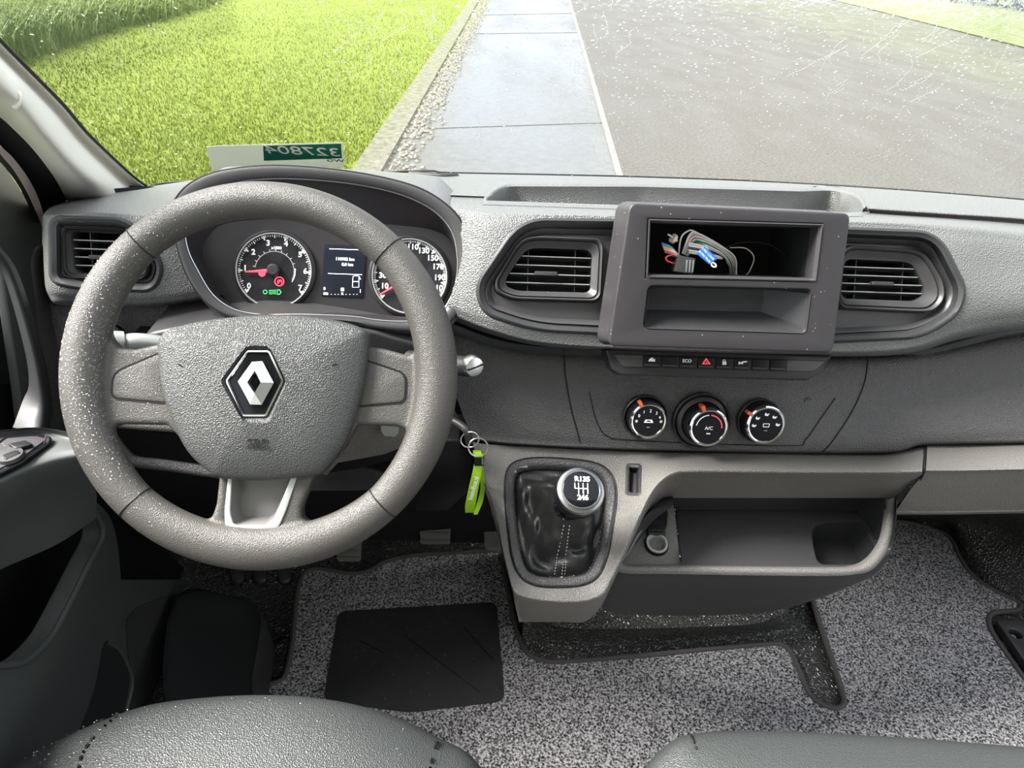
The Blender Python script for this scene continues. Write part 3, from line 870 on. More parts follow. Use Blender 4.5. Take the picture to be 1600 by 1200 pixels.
# little slot beside the gear lever
cq = fillet([(982, 728), (999, 729), (998, 771), (981, 770)], 2, 3)
c3 = ring_on(GK, cq, -1.5, -.001)
loft('coin_slot', [ring_on(GK, cq, 4, .0003), ring_on(GK, cq, 2, .0012), ring_on(GK, cq, 0, .0008), c3, [p + V((.0, .006, -.012)) for p in c3]], M['dark'], D, rs=False, cap1=True, sharp=50)

# ------------------------------------------------------------------ open shelf
SH = fit(at(1200, 777, .68), at(1200, 885, .612))
inner = [(1046, 780), (1028, 790), (1008, 822), (985, 862), (975, 882), (1060, 884), (1280, 887), (1332, 885), (1352, 878), (1368, 862), (1380, 838), (1386, 800), (1389, 780)]
outer = [(1052, 774), (1020, 784), (1000, 818), (976, 862), (962, 893), (1060, 897), (1280, 900), (1340, 897), (1364, 889), (1382, 868), (1394, 842), (1399, 800), (1401, 774)]
li = SH.loop(inner); lo = SH.loop(outer)
def sm(l): return [V(p) for p in cr(l, 5, False)]
def cen(l): return sum(l, V((0, 0, 0))) / len(l)
ri, ro = sm(li), sm(lo)
r_in0 = [p + V((0, .006, -.004)) for p in ri]
# front and right rim with a rolled edge, then the belly
belly1 = [(1052, 790), (1015, 800), (985, 845), (960, 890), (944, 912), (1060, 916), (1280, 918), (1345, 908), (1372, 894), (1387, 872), (1396, 846), (1400, 805), (1401, 782)]
belly2 = [(1052, 790), (1015, 820), (985, 870), (962, 925), (948, 955), (1060, 962), (1190, 957), (1265, 940), (1320, 918), (1360, 890), (1390, 855), (1400, 815), (1401, 790)]
b1 = sm([at(x, y, .628) for x, y in belly1]); b2 = sm([at(x, y, .655) for x, y in belly2]); b3 = sm([at(x, y - 5, .80) for x, y in belly2])
mid_ = [a.lerp(b, .5) + SH.z * .004 for a, b in zip(ri, ro)]
loft('shelf_rim', [r_in0, ri, [a.lerp(b, .2) + SH.z * .003 for a, b in zip(ri, ro)], mid_, [a.lerp(b, .8) + SH.z * .002 for a, b in zip(ri, ro)], ro], M['taupe'], D, closed=False, rs=False, sharp=60)
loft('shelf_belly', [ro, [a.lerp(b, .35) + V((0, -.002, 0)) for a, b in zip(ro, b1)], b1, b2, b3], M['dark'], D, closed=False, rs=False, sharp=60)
# inside: floor, back wall, right wall with the cup recess
fz = atz(1200, 885, SH.P(1200, 885).z - .002).z
def F_(x, y, dz=0.): return atz(x, y, fz + dz)
cup = [(1268, 830), (1276, 820), (1296, 815), (1345, 815), (1384, 815), (1372, 860), (1352, 876), (1330, 882), (1278, 882), (1272, 860)]
floor_o = [F_(x, y) for x, y in ((1050, 795), (1392, 797), (1388, 840), (1370, 884), (975, 884), (1010, 830))]
FF = Fr(F_(1200, 850), (1, 0, 0), (0, 1, 0))
xs = SH.P(1387, 800).x
def clampx(P, m): return [(min(a, xs - m - FF.o.x), b) for a, b in P]
plate('shelf_floor', FF, clampx(FF.poly([(1056, 795), (1394, 797), (1388, 840), (1374, 866), (1354, 880), (1330, 886), (1066, 886)]), .0), [fillet(clampx(FF.poly(cup), .006), .012, 5)], -.004, 0, .0008, M['mid'], D)
cpl = [FF.p(u, v, -.001) for u, v in fillet(clampx(FF.poly(cup), .006), .012, 5)]
cc_ = cen(cpl)
loft('cup_recess', [cpl, [cc_ + (p - cc_) * .97 + V((0, 0, -.02)) for p in cpl], [cc_ + (p - cc_) * .86 + V((0, 0, -.034)) for p in cpl]], M['dark'], D, N=70, cap1=True, sharp=50)
bw0 = F_(1030, 795); bw1 = F_(1396, 797); bw1.x = xs
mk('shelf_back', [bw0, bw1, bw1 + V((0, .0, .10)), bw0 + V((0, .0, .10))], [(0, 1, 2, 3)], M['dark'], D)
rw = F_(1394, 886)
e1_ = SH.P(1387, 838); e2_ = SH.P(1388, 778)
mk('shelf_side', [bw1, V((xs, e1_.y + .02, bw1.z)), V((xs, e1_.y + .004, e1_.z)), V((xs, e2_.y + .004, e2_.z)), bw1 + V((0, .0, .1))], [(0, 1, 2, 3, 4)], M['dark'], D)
# socket panel on the left of the shelf
SP = fit(at(1050, 785, .715), at(1050, 884, .622))
plate('socket_panel', SP, fillet(SP.poly([(1018, 776), (1051, 776), (1064, 887), (968, 884), (1000, 820)]), .003), [], -.004, 0.0, .001, M['taupe'], D)

# ================================================================== INSTRUMENT CLUSTER
FB = fit(at(460, 268, .80), at(560, 500, .715))      # plane of the front ring
FI = Fr(FB.o - FB.z * .034, FB.x, FB.y + FB.z * .0)   # plane of the dials
IC = thing('instrument_cluster', 'hooded instrument cluster with two round white-ringed dials behind the steering wheel', 'instrument cluster', FB.P(500, 490))
ring_o = [(268, 330), (282, 300), (310, 279), (350, 266), (410, 259), (470, 260), (540, 267), (610, 280), (660, 296), (698, 320), (722, 348), (733, 385), (733, 430), (718, 480), (700, 505), (670, 517), (630, 517), (585, 512), (540, 504), (470, 500), (400, 501), (352, 492), (318, 468), (292, 430), (276, 380)]
ring_i = [(288, 360), (300, 325), (325, 300), (360, 286), (410, 279), (470, 279), (540, 285), (600, 296), (648, 312), (684, 334), (706, 362), (714, 395), (714, 430), (704, 465), (688, 488), (665, 499), (630, 502), (590, 500), (545, 494), (470, 491), (405, 491), (362, 482), (330, 459), (306, 420), (292, 390)]
lo_ = FB.loop(cr(ring_o, 5, True)); li_ = FB.loop(cr(ring_i, 5, True))
n_ = len(lo_)
def mixl(a, b, t, off=0.): return [p.lerp(q, t) + FB.z * off for p, q in zip(a, b)]
def scl(l, kx, ky, w, dv=0.):
    out = []
    cu = [(p - FB.o).dot(FB.x) for p in l]; cv = [(p - FB.o).dot(FB.y) for p in l]; mu = (max(cu) + min(cu)) / 2; mv = (max(cv) + min(cv)) / 2
    for u, v in zip(cu, cv): out.append(FB.p(mu + (u - mu) * kx, mv + (v - mv) * ky + dv, w))
    return out
hood_top = scl(lo_, 1.02, 1.035, -.012)
back = [V((p.x, p.y + .10, min(p.z, .922))) for p in scl(lo_, .95, 1.0, -.02)]
back2 = [V((p.x, p.y + .26, min(p.z, .868))) for p in scl(lo_, .80, .96, -.02)]
loft('cowl', [mixl(lo_, li_, 0, -.0), mixl(lo_, li_, -.05, -.003), scl(lo_, 1.016, 1.03, -.006), hood_top, back, back2], M['pad'], IC, rs=False, sharp=60)
loft('front_ring', [mixl(lo_, li_, -.0, -.006), mixl(lo_, li_, .06, .001), mixl(lo_, li_, .3, .002), mixl(lo_, li_, .8, -.001), mixl(lo_, li_, .95, -.003), mixl(lo_, li_, 1., -.007)], M['mid'], IC, rs=False, sharp=60)
tube('ring_seam', mixl(lo_, li_, .0, .0), .0012, M['black'], IC, closed=True, smoothpath=False, n=6)
li2 = [FI.p(*FI.px(x, y)) for x, y in cr([(318, 385), (332, 362), (350, 350), (390, 344), (440, 342), (500, 342), (560, 346), (620, 352), (670, 358), (700, 372), (712, 400), (714, 430), (708, 460), (694, 484), (670, 494), (640, 495), (600, 492), (555, 489), (500, 487), (460, 488), (410, 489), (370, 481), (345, 461), (328, 432), (318, 410)], 5, True)]
loft('inner_wall', [mixl(lo_, li_, 1., -.007), [a.lerp(b, .5) + V((0, 0, .002)) for a, b in zip(mixl(lo_, li_, 1., -.007), li2)], li2], M['clus'], IC, rs=False, sharp=70, N=n_)
plate('dial_plate', FI, [FI.px(*pix(p)) for p in li2], [], -.004, .0, .0, M['clus'], IC)
tube('lip_line', mixl(lo_, li_, 1., -.0035), .0007, M['satin'], IC, closed=True, smoothpath=False, n=5)
def gauge(cx, cy, R, lab, n_major, a0, a1, labels, parent):
    """one dial: chrome ring, black face, ticks; angles in degrees clockwise from the left-bottom end"""
    u, v = FI.px(cx, cy); r = abs(FI.px(cx + R, cy)[0] - u)
    g = lathe('dial', FI, u, v, [(r * 1.10, .0), (r * 1.08, .004), (r * 1.02, .006), (r * 1.0, .0045), (r * .99, .001), (0, .001)], M['clus'], parent, sharp=40, label=lab)
    lathe('dial_face', FI, u, v, [(r * .975, .0012), (0, .0012)], M['face'], g)
    lathe('dial_ring', FI, u, v, [(r * 1.0, .0046), (r * .992, .0058), (r * .962, .0055), (r * .955, .004)], M['silver'], g)
    vs = []; fs = []
    for i in range(n_major * 10 + 1):
        a = math.radians(a0 - (a0 - a1) * i / (n_major * 10))
        if i % 10 == 0: l0, l1, wd0, wd1 = .83, .95, .001, .0045
        elif i % 5 == 0: l0, l1, wd0, wd1 = .86, .95, .0014, .0014
        else: l0, l1, wd0, wd1 = .895, .95, .0009, .0009
        c, s = math.cos(a), math.sin(a); b = len(vs)
        for q, w_ in ((l0, wd0), (l1, wd1)):
            vs.append(FI.p(u + c * r * q - s * w_ / 2, v + s * r * q + c * w_ / 2, .0016)); vs.append(FI.p(u + c * r * q + s * w_ / 2, v + s * r * q - c * w_ / 2, .0016))
        fs.append((b, b + 1, b + 3, b + 2))
    mk('tick_marks', vs, fs, M['white'], g, normals=False)
    for s, x, y in labels:
        textpx('numeral', s, FI, x, y, 8.5, M['white'], g, w=.0018, bold=.0003)
    return g, u, v, r
g, u, v, r = gauge(429.5, 423, 59.5, 'rev counter dial marked 0 to 7', 7, 218, -38,
    [('0', 389, 447), ('1', 383, 419), ('2', 396, 394), ('3', 419, 380), ('4', 447, 381), ('5', 469, 398), ('6', 477, 424), ('7', 469, 450)], IC)
textpx('numeral', 'x1000', FI, 432, 387.5, 4.5, M['white'], g, w=.0018, bold=.0002)
vs = []; fs = []
for i in range(60):
    a = math.radians(170 - 195 * i / 59); c, s = math.cos(a), math.sin(a); L = .52 + (.05 if i % 5 == 0 else 0); b = len(vs)
    for q in (.50, L):
        vs.append(FI.p(u + c * r * q - s * .0003, v + s * r * q + c * .0003, .0016)); vs.append(FI.p(u + c * r * q + s * .0003, v + s * r * q - c * .0003, .0016))
    fs.append((b, b + 1, b + 3, b + 2))
mk('inner_scale', vs, fs, M['white'], g, normals=False)
strip('inner_scale_arc', FI, circ(u, v, r * .54, 16, a0=math.radians(8), a1=math.radians(-32), end=True), .0012, .0013, .0017, M['white'], g)
tip = V(FI.px(385, 425)); hb = V(FI.px(428, 423)); pn = V((-(tip - hb).y, (tip - hb).x)).normalized()
nd = mk('needle', [FI.p(*(tip + pn * .0006), .004), FI.p(*(tip - pn * .0006), .004), FI.p(*(hb - pn * .0022), .0045), FI.p(*(hb + pn * .0022), .0045), FI.p(*tip, .0055), FI.p(*hb, .0065)], [(0, 1, 2, 3), (0, 3, 5, 4), (1, 4, 5, 2)], M['red'], g, label='red needle resting just below 1')
lathe('needle_hub', FI, u, v, [(.0075, .002), (.0072, .009), (.0055, .0105), (0, .0105)], M['fascia'], g, n=32)
# warning lamps
uu, vv = FI.px(437, 440); lathe('warning_lamp', FI, uu, vv, [(.0058, .0014), (.0058, .0018), (.0046, .0018), (.0046, .0014)], M['red'], g, n=28, label='red brake warning lamp')
textpx('warning_lamp', '(P)', FI, 437, 440, 5, M['red'], g, w=.0019, bold=.0002)
lathe('warning_lamp', FI, *FI.px(410, 427), [(.0042, .0014), (.0042, .0018), (0, .0018)], M['red'], g, n=20)
for dx in (0, 1):
    uu, vv = FI.px(419 + dx * 16, 456.5)
    if dx: plate('light_lamp', FI, [(uu - .001, vv - .003), (uu + .002, vv - .003), (uu + .004, vv), (uu + .002, vv + .003), (uu - .001, vv + .003)], [[(uu - .0004, vv - .0022), (uu - .0004, vv + .0022), (uu + .0015, vv + .0022), (uu + .003, vv), (uu + .0015, vv - .0022)]], .0012, .0018, 0, M['green_l'], g)
    for k in (-1, 0, 1):
        strip('lamp_ray', FI, [(uu - .0065 + (0 if dx else .008), vv + k * .0018), (uu - .002 + (0 if dx else .007), vv + k * .0022)], .0007, .0012, .0018, M['green_l'], g)
    if not dx: lathe('light_lamp', FI, uu - .003, vv, [(.0026, .0012), (.0026, .0018), (.0018, .0018)], M['green_l'], g, n=18)
g2, u2, v2, r2 = gauge(640.5, 432, 59, 'speedometer dial half hidden by the wheel rim', 9, 218, -38,
    [('10', 601, 447), ('30', 598, 430.5), ('50', 603, 410), ('70', 614, 395), ('90', 630, 386), ('110', 645, 386), ('130', 662, 392), ('150', 676, 403.5), ('170', 684.5, 417), ('190', 687, 434), ('210', 683, 450)], IC)
tip = V(FI.px(594, 461)); hb = V(FI.px(640, 433)); pn = V((-(tip - hb).y, (tip - hb).x)).normalized()
mk('needle', [FI.p(*(tip + pn * .0006), .004), FI.p(*(tip - pn * .0006), .004), FI.p(*(hb - pn * .0022), .0045), FI.p(*(hb + pn * .0022), .0045), FI.p(*tip, .0055), FI.p(*hb, .0065)], [(0, 1, 2, 3), (0, 3, 5, 4), (1, 4, 5, 2)], M['red'], g2)
lathe('needle_hub', FI, u2, v2, [(.0075, .002), (.0072, .009), (.0055, .0105), (0, .0105)], M['fascia'], g2, n=32)
# trip display
dp = [FI.px(*p) for p in ((508, 382), (573, 384), (567, 465), (502, 462))]
ds = plate('trip_display', FI, dp, [], .0, .0016, .0003, M['screen'], IC, label='dark trip display reading 110982 km')
for s, x, y, h in (('15°c', 568, 388, 3.6), ('110982 km', 539, 405, 4.6), ('0.0 km', 543, 413.5, 4.6), ('0', 507, 451, 4.5), ('½', 535, 459, 3.5), ('1', 563, 455, 5)):
    textpx('display_text', s, FI, x, y, h, M['lit'], ds, w=.0019, bold=.00012)
for a, b in (((515, 389), (570, 391)), ((513, 427.5), (566, 429.5))):
    strip('display_line', FI, [FI.px(*a), FI.px(*b)], .0007, .0012, .0019, M['lit'], ds)
pump = [FI.px(*p) for p in ((551, 449), (561, 449), (561, 432), (558, 431), (552, 432))]
strip('pump_icon', FI, pump, .0007, .0012, .0019, M['lit'], ds, closed=True)
strip('pump_icon', FI, [FI.px(551, 440), FI.px(561, 440)], .0007, .0012, .0019, M['lit'], ds)
strip('pump_icon', FI, [FI.px(561, 432), FI.px(564, 437)], .0008, .0012, .0019, M['lit'], ds)
plate('fuel_bar', FI, [FI.px(*p) for p in ((506, 457), (513, 457.5), (513, 461), (506, 460.5))], [], .0012, .0019, 0, M['lit'], ds)
for x in (518, 524, 529, 541, 547, 553, 558):
    plate('fuel_dot', FI, circ(*FI.px(x, 460), .0005, 8), [], .0012, .0019, 0, M['lit'], ds)
plate('fuel_icon', FI, [FI.px(*p) for p in ((533, 450), (538, 450), (538, 455), (533, 455))], [], .0012, .0019, 0, M['lit'], ds)

# ================================================================== AIR VENTS
def vent(name, lab, fr, pod, nozz, mouth, tabx, GS_, deep=.035):
    """pod bezel, nozzle ring, louvres with a tab; outlines in pixels on the frame"""
    t = thing(name, lab, 'air vent', fr.P(*mouth[0]), 'dashboard air vents')
    pd = [tuple(p)[:2] for p in resample([V((a, b, 0)) for a, b in pod], 150)]
    P0 = fr.poly(pd)
    e = lambda d: grow(P0, d)
    L = lambda poly, w: [fr.p(a, b, w) for a, b in poly]
    loft('pod_bezel', [ring_on(GS_, pd, 7, .0003), ring_on(GS_, pd, 5, .0022), ring_on(GS_, pd, 1.5, .0026), ring_on(GS_, pd, -.5, .0005), ring_on(GS_, pd, -3.5, -.001), L(e(-.006), -.007)], M['dark'], t, rs=False, sharp=60, N=len(P0))
    loft('pod_chamfer', [L(e(-.0055), -.007), L(e(-.0065), -.004), L(e(-.012), -.009), L(e(-.013), -.012)], M['mid'], t, rs=False, sharp=60, N=len(P0))
    NZ = fillet(fr.poly(nozz), .012, 6)
    MO = fillet(fr.poly(mouth), .009, 6)
    plate('pod_plate', fr, e(-.0125), [grow(NZ, .001)], -.014, -.011, .0, M['mid'], t)
    N = 96
    NZr = [tuple(p) for p in resample([V((a, b, 0)) for a, b in NZ], N)]
    MOr = [tuple(p) for p in resample([V((a, b, 0)) for a, b in MO], N)]
    def mixp(k, w): return [fr.p(a[0] * (1 - k) + b[0] * k, a[1] * (1 - k) + b[1] * k, w) for a, b in zip(NZr, MOr)]
    loft('nozzle', [mixp(0, -.013), mixp(.0, -.004), mixp(.12, -.001), mixp(.25, -.003), mixp(.3, -.006), mixp(.42, -.004), mixp(.85, -.010), mixp(1, -.011), mixp(1, -.014), mixp(1.02, -deep - .01)], M['mid'], t, rs=False, sharp=50, cap1=False)
    loft('duct', [mixp(1.0, -.016), mixp(1.0, -.05)], M['void'], t, rs=False, cap1=True)
    vmin = min(b for a, b in MO); vmax = max(b for a, b in MO)
    def span(v):
        xs = []
        for i in range(len(MO)):
            a, b = MO[i - 1], MO[i]
            if (a[1] > v) != (b[1] > v): xs.append(a[0] + (v - a[1]) / (b[1] - a[1]) * (b[0] - a[0]))
        return min(xs), max(xs)
    for k in range(4):
        v = vmax - (vmax - vmin) * (k + .95) / 4.9
        a, b = span(v)
        vs = []
        for uu in (a - .002, b + .002):
            for (dv, ww) in ((.0009, -.0135), (-.0006, -.0130), (-.0035, -.026), (-.0025, -.027)): vs.append(fr.p(uu, v + dv, ww))
        lv = mk('louvre', vs, [(0, 1, 5, 4), (1, 2, 6, 5), (2, 3, 7, 6), (3, 0, 4, 7), (0, 1, 2, 3), (4, 5, 6, 7)], M['mid'], t)
        tube('louvre_edge', [fr.p(a + .001, v, -.0128), fr.p(b - .001, v, -.0128)], .0006, M['silver'], lv, n=6)
        if k == 2:
            tx = fr.px(tabx, 400)[0]
            cu = [(tx - .014, v - .002), (tx - .013, v + .003), (tx + .013, v + .003), (tx + .014, v - .002)]
            plate('tab', fr, fillet(cu, .0015, 3), [], -.014, -.006, .001, M['fascia'], lv, label='grip tab of the louvres')
    for k in (.2, .8):
        v0, v1 = vmin, vmax; ua, ub = span((v0 + v1) / 2)
        uu = ua + (ub - ua) * k
        mk('upright_vane', [fr.p(uu, v0, -.019), fr.p(uu, v1, -.019), fr.p(uu, v1, -.035), fr.p(uu, v0, -.035), fr.p(uu + .001, v0, -.019), fr.p(uu + .001, v1, -.019), fr.p(uu + .001, v1, -.035), fr.p(uu + .001, v0, -.035)],
           [(0, 1, 2, 3), (4, 5, 6, 7), (0, 1, 5, 4)], M['mid'], t)
    return t
FVC = fit(at(860, 352, .755), at(860, 512, .695))
vent('air_vent', 'slatted air vent in a rounded pod between instrument cluster and empty radio frame', FVC, POD_R + [],
     [(842, 368), (938, 372), (944, 380), (940, 462), (932, 471), (800, 467), (775, 456), (773, 440), (806, 384), (820, 371)],
     [(842, 385), (920, 388), (928, 395), (925, 452), (918, 456), (808, 453), (790, 445), (792, 432), (815, 398), (826, 387)], 855, G)
FVP = fit(at(1400, 368, .758), at(1400, 524, .70))
vent('air_vent', 'slatted air vent in a rounded pod right of the empty radio frame', FVP, POD_P + [],
     [(1332, 382), (1432, 389), (1452, 398), (1478, 440), (1480, 468), (1462, 487), (1440, 488), (1316, 482), (1310, 470), (1318, 392)],
     [(1335, 403), (1422, 407), (1436, 412), (1454, 448), (1453, 460), (1440, 470), (1328, 466), (1322, 460), (1326, 415), (1330, 406)], 1388, G)
FVL = fit(at(150, 345, .77), at(150, 448, .742))
vent('air_vent', 'slatted air vent at the left end of the dash, half covered by the wheel rim', FVL, POD_L + [],
     [(100, 356), (190, 359), (218, 380), (232, 410), (228, 432), (212, 440), (112, 434), (98, 424), (96, 366)],
     [(106, 362), (190, 366), (206, 374), (222, 400), (222, 418), (212, 427), (118, 428), (108, 422), (103, 370)], 152, GL)

# ================================================================== EMPTY RADIO FRAME
FR_ = lean((.2822, .6801, .9253), 22.2)
RC = thing('radio_console', 'raised dark plastic radio frame with an empty slot above a shallow pocket', 'radio frame', FR_.P(1130, 545, -.03))
ro_ = fillet(FR_.poly([(984, 317), (1330, 333), (1302, 552), (950, 541)]), .009, 6)
slot = FR_.poly([(1013, 342), (1286, 350), (1275, 440), (1009, 434)])
pock = fillet(FR_.poly([(1014, 447), (1268, 453), (1259, 521), (1006, 513)]), .006, 5)
plate('faceplate', FR_, ro_, [slot, pock], -.008, .0, .0025, M['fascia'], RC, res=3)
# side walls run back into the dash
sw = [(a, b) for a, b in grow(ro_, -.0015)]
loft('surround', [[FR_.p(a, b, -.0055) for a, b in sw], [FR_.p(a, b, -.045) for a, b in grow(sw, .006)]], M['fascia'], RC, rs=False, N=len(sw), sharp=40)
sl_in = grow(slot, -.0035)
loft('slot_rim', [[FR_.p(a, b, .0008) for a, b in grow(slot, -.0002)], [FR_.p(a, b, .0012) for a, b in grow(slot, -.0012)], [FR_.p(a, b, -.003) for a, b in sl_in], [FR_.p(a, b, -.02) for a, b in sl_in]], M['mid'], RC, rs=False, N=4, sharp=20)
loft('slot_cavity', [[FR_.p(a, b, -.019) for a, b in grow(slot, -.0034)], [FR_.p(a, b, -.12) for a, b in grow(slot, -.003)]], M['void'], RC, rs=False, N=4, cap1=True, sharp=20)
pk2 = [FR_.px(x, y, -.0) for x, y in ((1016, 449), (1216, 455), (1211, 492), (1008, 488))]
loft('pocket', [[FR_.p(a, b, .0006) for a, b in pock], [FR_.p(a, b, -.003) for a, b in grow(pock, -.0015)], resample([FR_.p(a, b, -.035) for a, b in fillet(pk2, .001, 5)], len(pock))], M['dark'], RC, rs=False, N=len(pock), cap1=True, sharp=25)
# loose wiring in the slot
WH = thing('wiring_harness', 'bundle of loose coloured radio wires with connector and blue tag in the empty slot', 'wiring', FR_.P(1090, 430, -.05))
wc = {'white': (.7, .68, .66), 'violet': (.3, .2, .3), 'green': (.03, .2, .08), 'yellow': (.75, .4, .05), 'blue': (.05, .25, .5), 'red': (.6, .03, .04), 'brown': (.25, .12, .08), 'black': (.015, .015, .015), 'cream': (.6, .5, .42)}
wm = {k: mat('wire_' + k, c, .4) for k, c in wc.items()}
def wire(pts, c, r=.0009, lab=None):
    return tube('wire', [FR_.P(x, y, w_) for x, y, w_ in pts], r, wm[c], WH, n=6, seg=8)
random.seed(3)
wire([(1060, 400, -.03), (1064, 372, -.02), (1075, 361, -.018), (1086, 362, -.02), (1120, 382, -.03), (1148, 402, -.045), (1150, 435, -.06)], 'white')
for i, c in enumerate(('white', 'cream', 'violet', 'white', 'brown', 'white', 'green', 'green', 'white', 'violet', 'cream', 'black')):
    o = i * 1.6
    wire([(1066 + i * .8, 396 + i * .4, -.03), (1078 + o * .7, 366 + o * 1.2, -.02 - .001 * i), (1092 + o, 365 + o * 1.5, -.022), (1125 + o * .3, 383 + o * 1.1, -.035), (1146 - i, 400 + i, -.045), (1150 - i, 418, -.055), (1152 - i * 1.2, 436, -.07)], c, .0008)
for i, c in enumerate(('blue', 'blue', 'yellow', 'yellow', 'cream', 'red', 'violet')):
    wire([(1034 + i * .8, 380 + i * 2.2, -.02), (1048 + i, 386 + i * 2, -.016), (1060 + i * .5, 398 + i, -.02), (1068, 404, -.028)], c, .0010)
wire([(1055, 412, -.02), (1043, 408, -.016), (1041, 402, -.016), (1050, 399, -.018), (1064, 406, -.024)], 'red', .001)
for i in range(5):
    wire([(1076, 380 + i * 3.6, -.024), (1095, 384 + i * 3.4, -.02), (1115, 390 + i * 3, -.026), (1128, 396 + i * 2, -.035)], ('white', 'white', 'black', 'white', 'cream')[i], .0012)
wire([(1140, 387, -.05), (1165, 388, -.05), (1178, 402, -.05), (1172, 422, -.055), (1166, 430, -.06)], 'cream', .0007)
wire([(1130, 388, -.06), (1160, 379, -.06), (1200, 382, -.06), (1228, 400, -.065), (1240, 418, -.07)], 'black', .0008)
cn = FR_.px(1071, 412, -.018)
con = plate('connector', FR_, fillet([(cn[0] - .013, cn[1] - .009), (cn[0] + .008, cn[1] - .011), (cn[0] + .010, cn[1] + .006), (cn[0] - .010, cn[1] + .009)], .0015), [], -.03, -.014, .0012, mat('connector_plastic', (.05, .05, .05), .4), WH)
for k in range(3):
    uu = cn[0] - .001 + k * .0035
    plate('pin_slot', FR_, [(uu, cn[1] - .009), (uu + .0016, cn[1] - .009), (uu + .0016, cn[1] + .004), (uu, cn[1] + .004)], [], -.016, -.0125, .0003, M['satin'], con)
a_, b_ = FR_.P(1048, 369, -.02), FR_.P(1058, 377, -.02)
AX = Fr(a_, (b_ - a_).cross(V((0, 0, 1))), V((0, 0, 1)))
tube('aerial_plug', [a_ + V((-.004, 0, .002)), a_, b_], .0014, M['satin'], WH, n=10)
tube('aerial_plug', [FR_.P(1050.5, 371.5, -.019), FR_.P(1054, 374, -.02)], .0052, wm['cream'], WH, n=16)
tg = [FR_.px(x, y, -.008) for x, y in ((1101, 385), (1122, 404), (1108, 413), (1088, 396))]
tgp = plate('cable_tag', FR_, tg, [], -.010, -.008, .0004, mat('blue_tag', (.02, .16, .55), .4), WH, label='bright blue plastic tag')
for s, x, y in (('FORD COVER', 1106, 396.5), ('RADIO PLUG', 1101, 401)):
    textpx('tag_text', s, FR_, x, y, 3.2, M['white'], tgp, w=-.0078, rot=-.72)
tube('tag_loop', [FR_.P(x, y, -.009) for x, y in ((1111, 411), (1113, 416), (1118, 417), (1118, 413), (1113, 410))], .0009, M['white'], tgp, closed=True, n=6)

# ================================================================== SWITCH STRIP
FS = lean(at(1110, 572, .695), 30)
SS = thing('switch_strip', 'row of eight small black switches below the empty radio frame', 'switch panel', FS.P(1110, 592))
so = fillet(FS.poly([(945, 545), (1302, 556), (1278, 586), (1262, 595), (968, 586), (955, 577)]), .004, 5)
plate('housing', FS, so, [], -.03, .0, .003, M['clus'], SS, res=3)
plate('glossy_inlay', FS, fillet(FS.poly([(958, 553), (1290, 564), (1270, 581), (972, 573)]), .004, 5), [], -.002, .0015, .001, M['mid'], SS)
tb = [(1004 + i * 28.2, 561.5 + i * .85) for i in range(9)]
for i in range(8):
    (x0, y0), (x1, y1) = tb[i], tb[i + 1]
    q = FS.poly([(x0 + .8, y0 - 6), (x1 - .8, y1 - 6), (x1 - 1.6, y1 + 12), (x0 + .0, y0 + 12)])
    bt = plate('switch', FS, fillet(q, .0012, 3), [], .0, .0038, .0010, M['black'], SS, label=['switch with a white van symbol', 'blank switch', 'switch lettered ECO', 'hazard switch with a red triangle', 'switch with a white padlock', 'switch with a white tow hook symbol', 'blank switch', 'blank switch'][i])
    strip('ridge', FS, [FS.px(x0 + 2.5, y0 + 8.5, .004), FS.px(x1 - 3, y1 + 8.5, .004)], .0018, .003, .0046, M['mid'], bt)
    cx, cy = (x0 + x1) / 2 - 1, (y0 + y1) / 2 + .5
    if i == 2: textpx('lettering', 'ECO', FS, cx, cy, 5, M['white'], bt, w=.004, bold=.0001)
    if i == 0: plate('symbol', FS, FS.poly([(cx - 5, cy + 2), (cx - 5, cy), (cx - 2, cy - 3), (cx + 2, cy - 4), (cx + 2, cy - 1), (cx + 5, cy - 2), (cx + 5, cy + 2.5)]), [], .0038, .0042, 0, M['white'], bt)
    if i == 3:
        tri = FS.poly([(cx, cy - 6), (cx + 7, cy + 4), (cx - 7, cy + 4)])
        plate('symbol', FS, tri, [grow(tri, -.0014)], .0038, .0042, 0, mat('glow_red_print', (.75, .06, .08), .5, emit=((.9, .1, .12), .3)), bt)  # red print brightened by a glow in the material
        t2_ = grow(tri, -.0024); plate('symbol', FS, t2_, [], .0038, .0042, 0, bpy.data.materials['glow_red_print'], bt)
    if i == 4:
        plate('symbol', FS, FS.poly([(cx - 3, cy - 1), (cx + 3, cy - 1), (cx + 3, cy + 4), (cx - 3, cy + 4)]), [], .0038, .0042, 0, M['white'], bt)
        strip('symbol', FS, FS.poly([(cx - 2, cy - 1), (cx - 2, cy - 3.5), (cx + 1, cy - 3.8), (cx + 1.6, cy - 1)]), .0008, .0038, .0042, M['white'], bt)
    if i == 5: plate('symbol', FS, FS.poly([(cx - 6, cy - 2), (cx - 3, cy - .5), (cx + 1, cy - 2.5), (cx + 7, cy - 2.5), (cx + 7, cy - 1), (cx + 1, cy), (cx, cy + 3), (cx - 2, cy + 1), (cx - 6, cy + 3)]), [], .0038, .0042, 0, M['white'], bt)

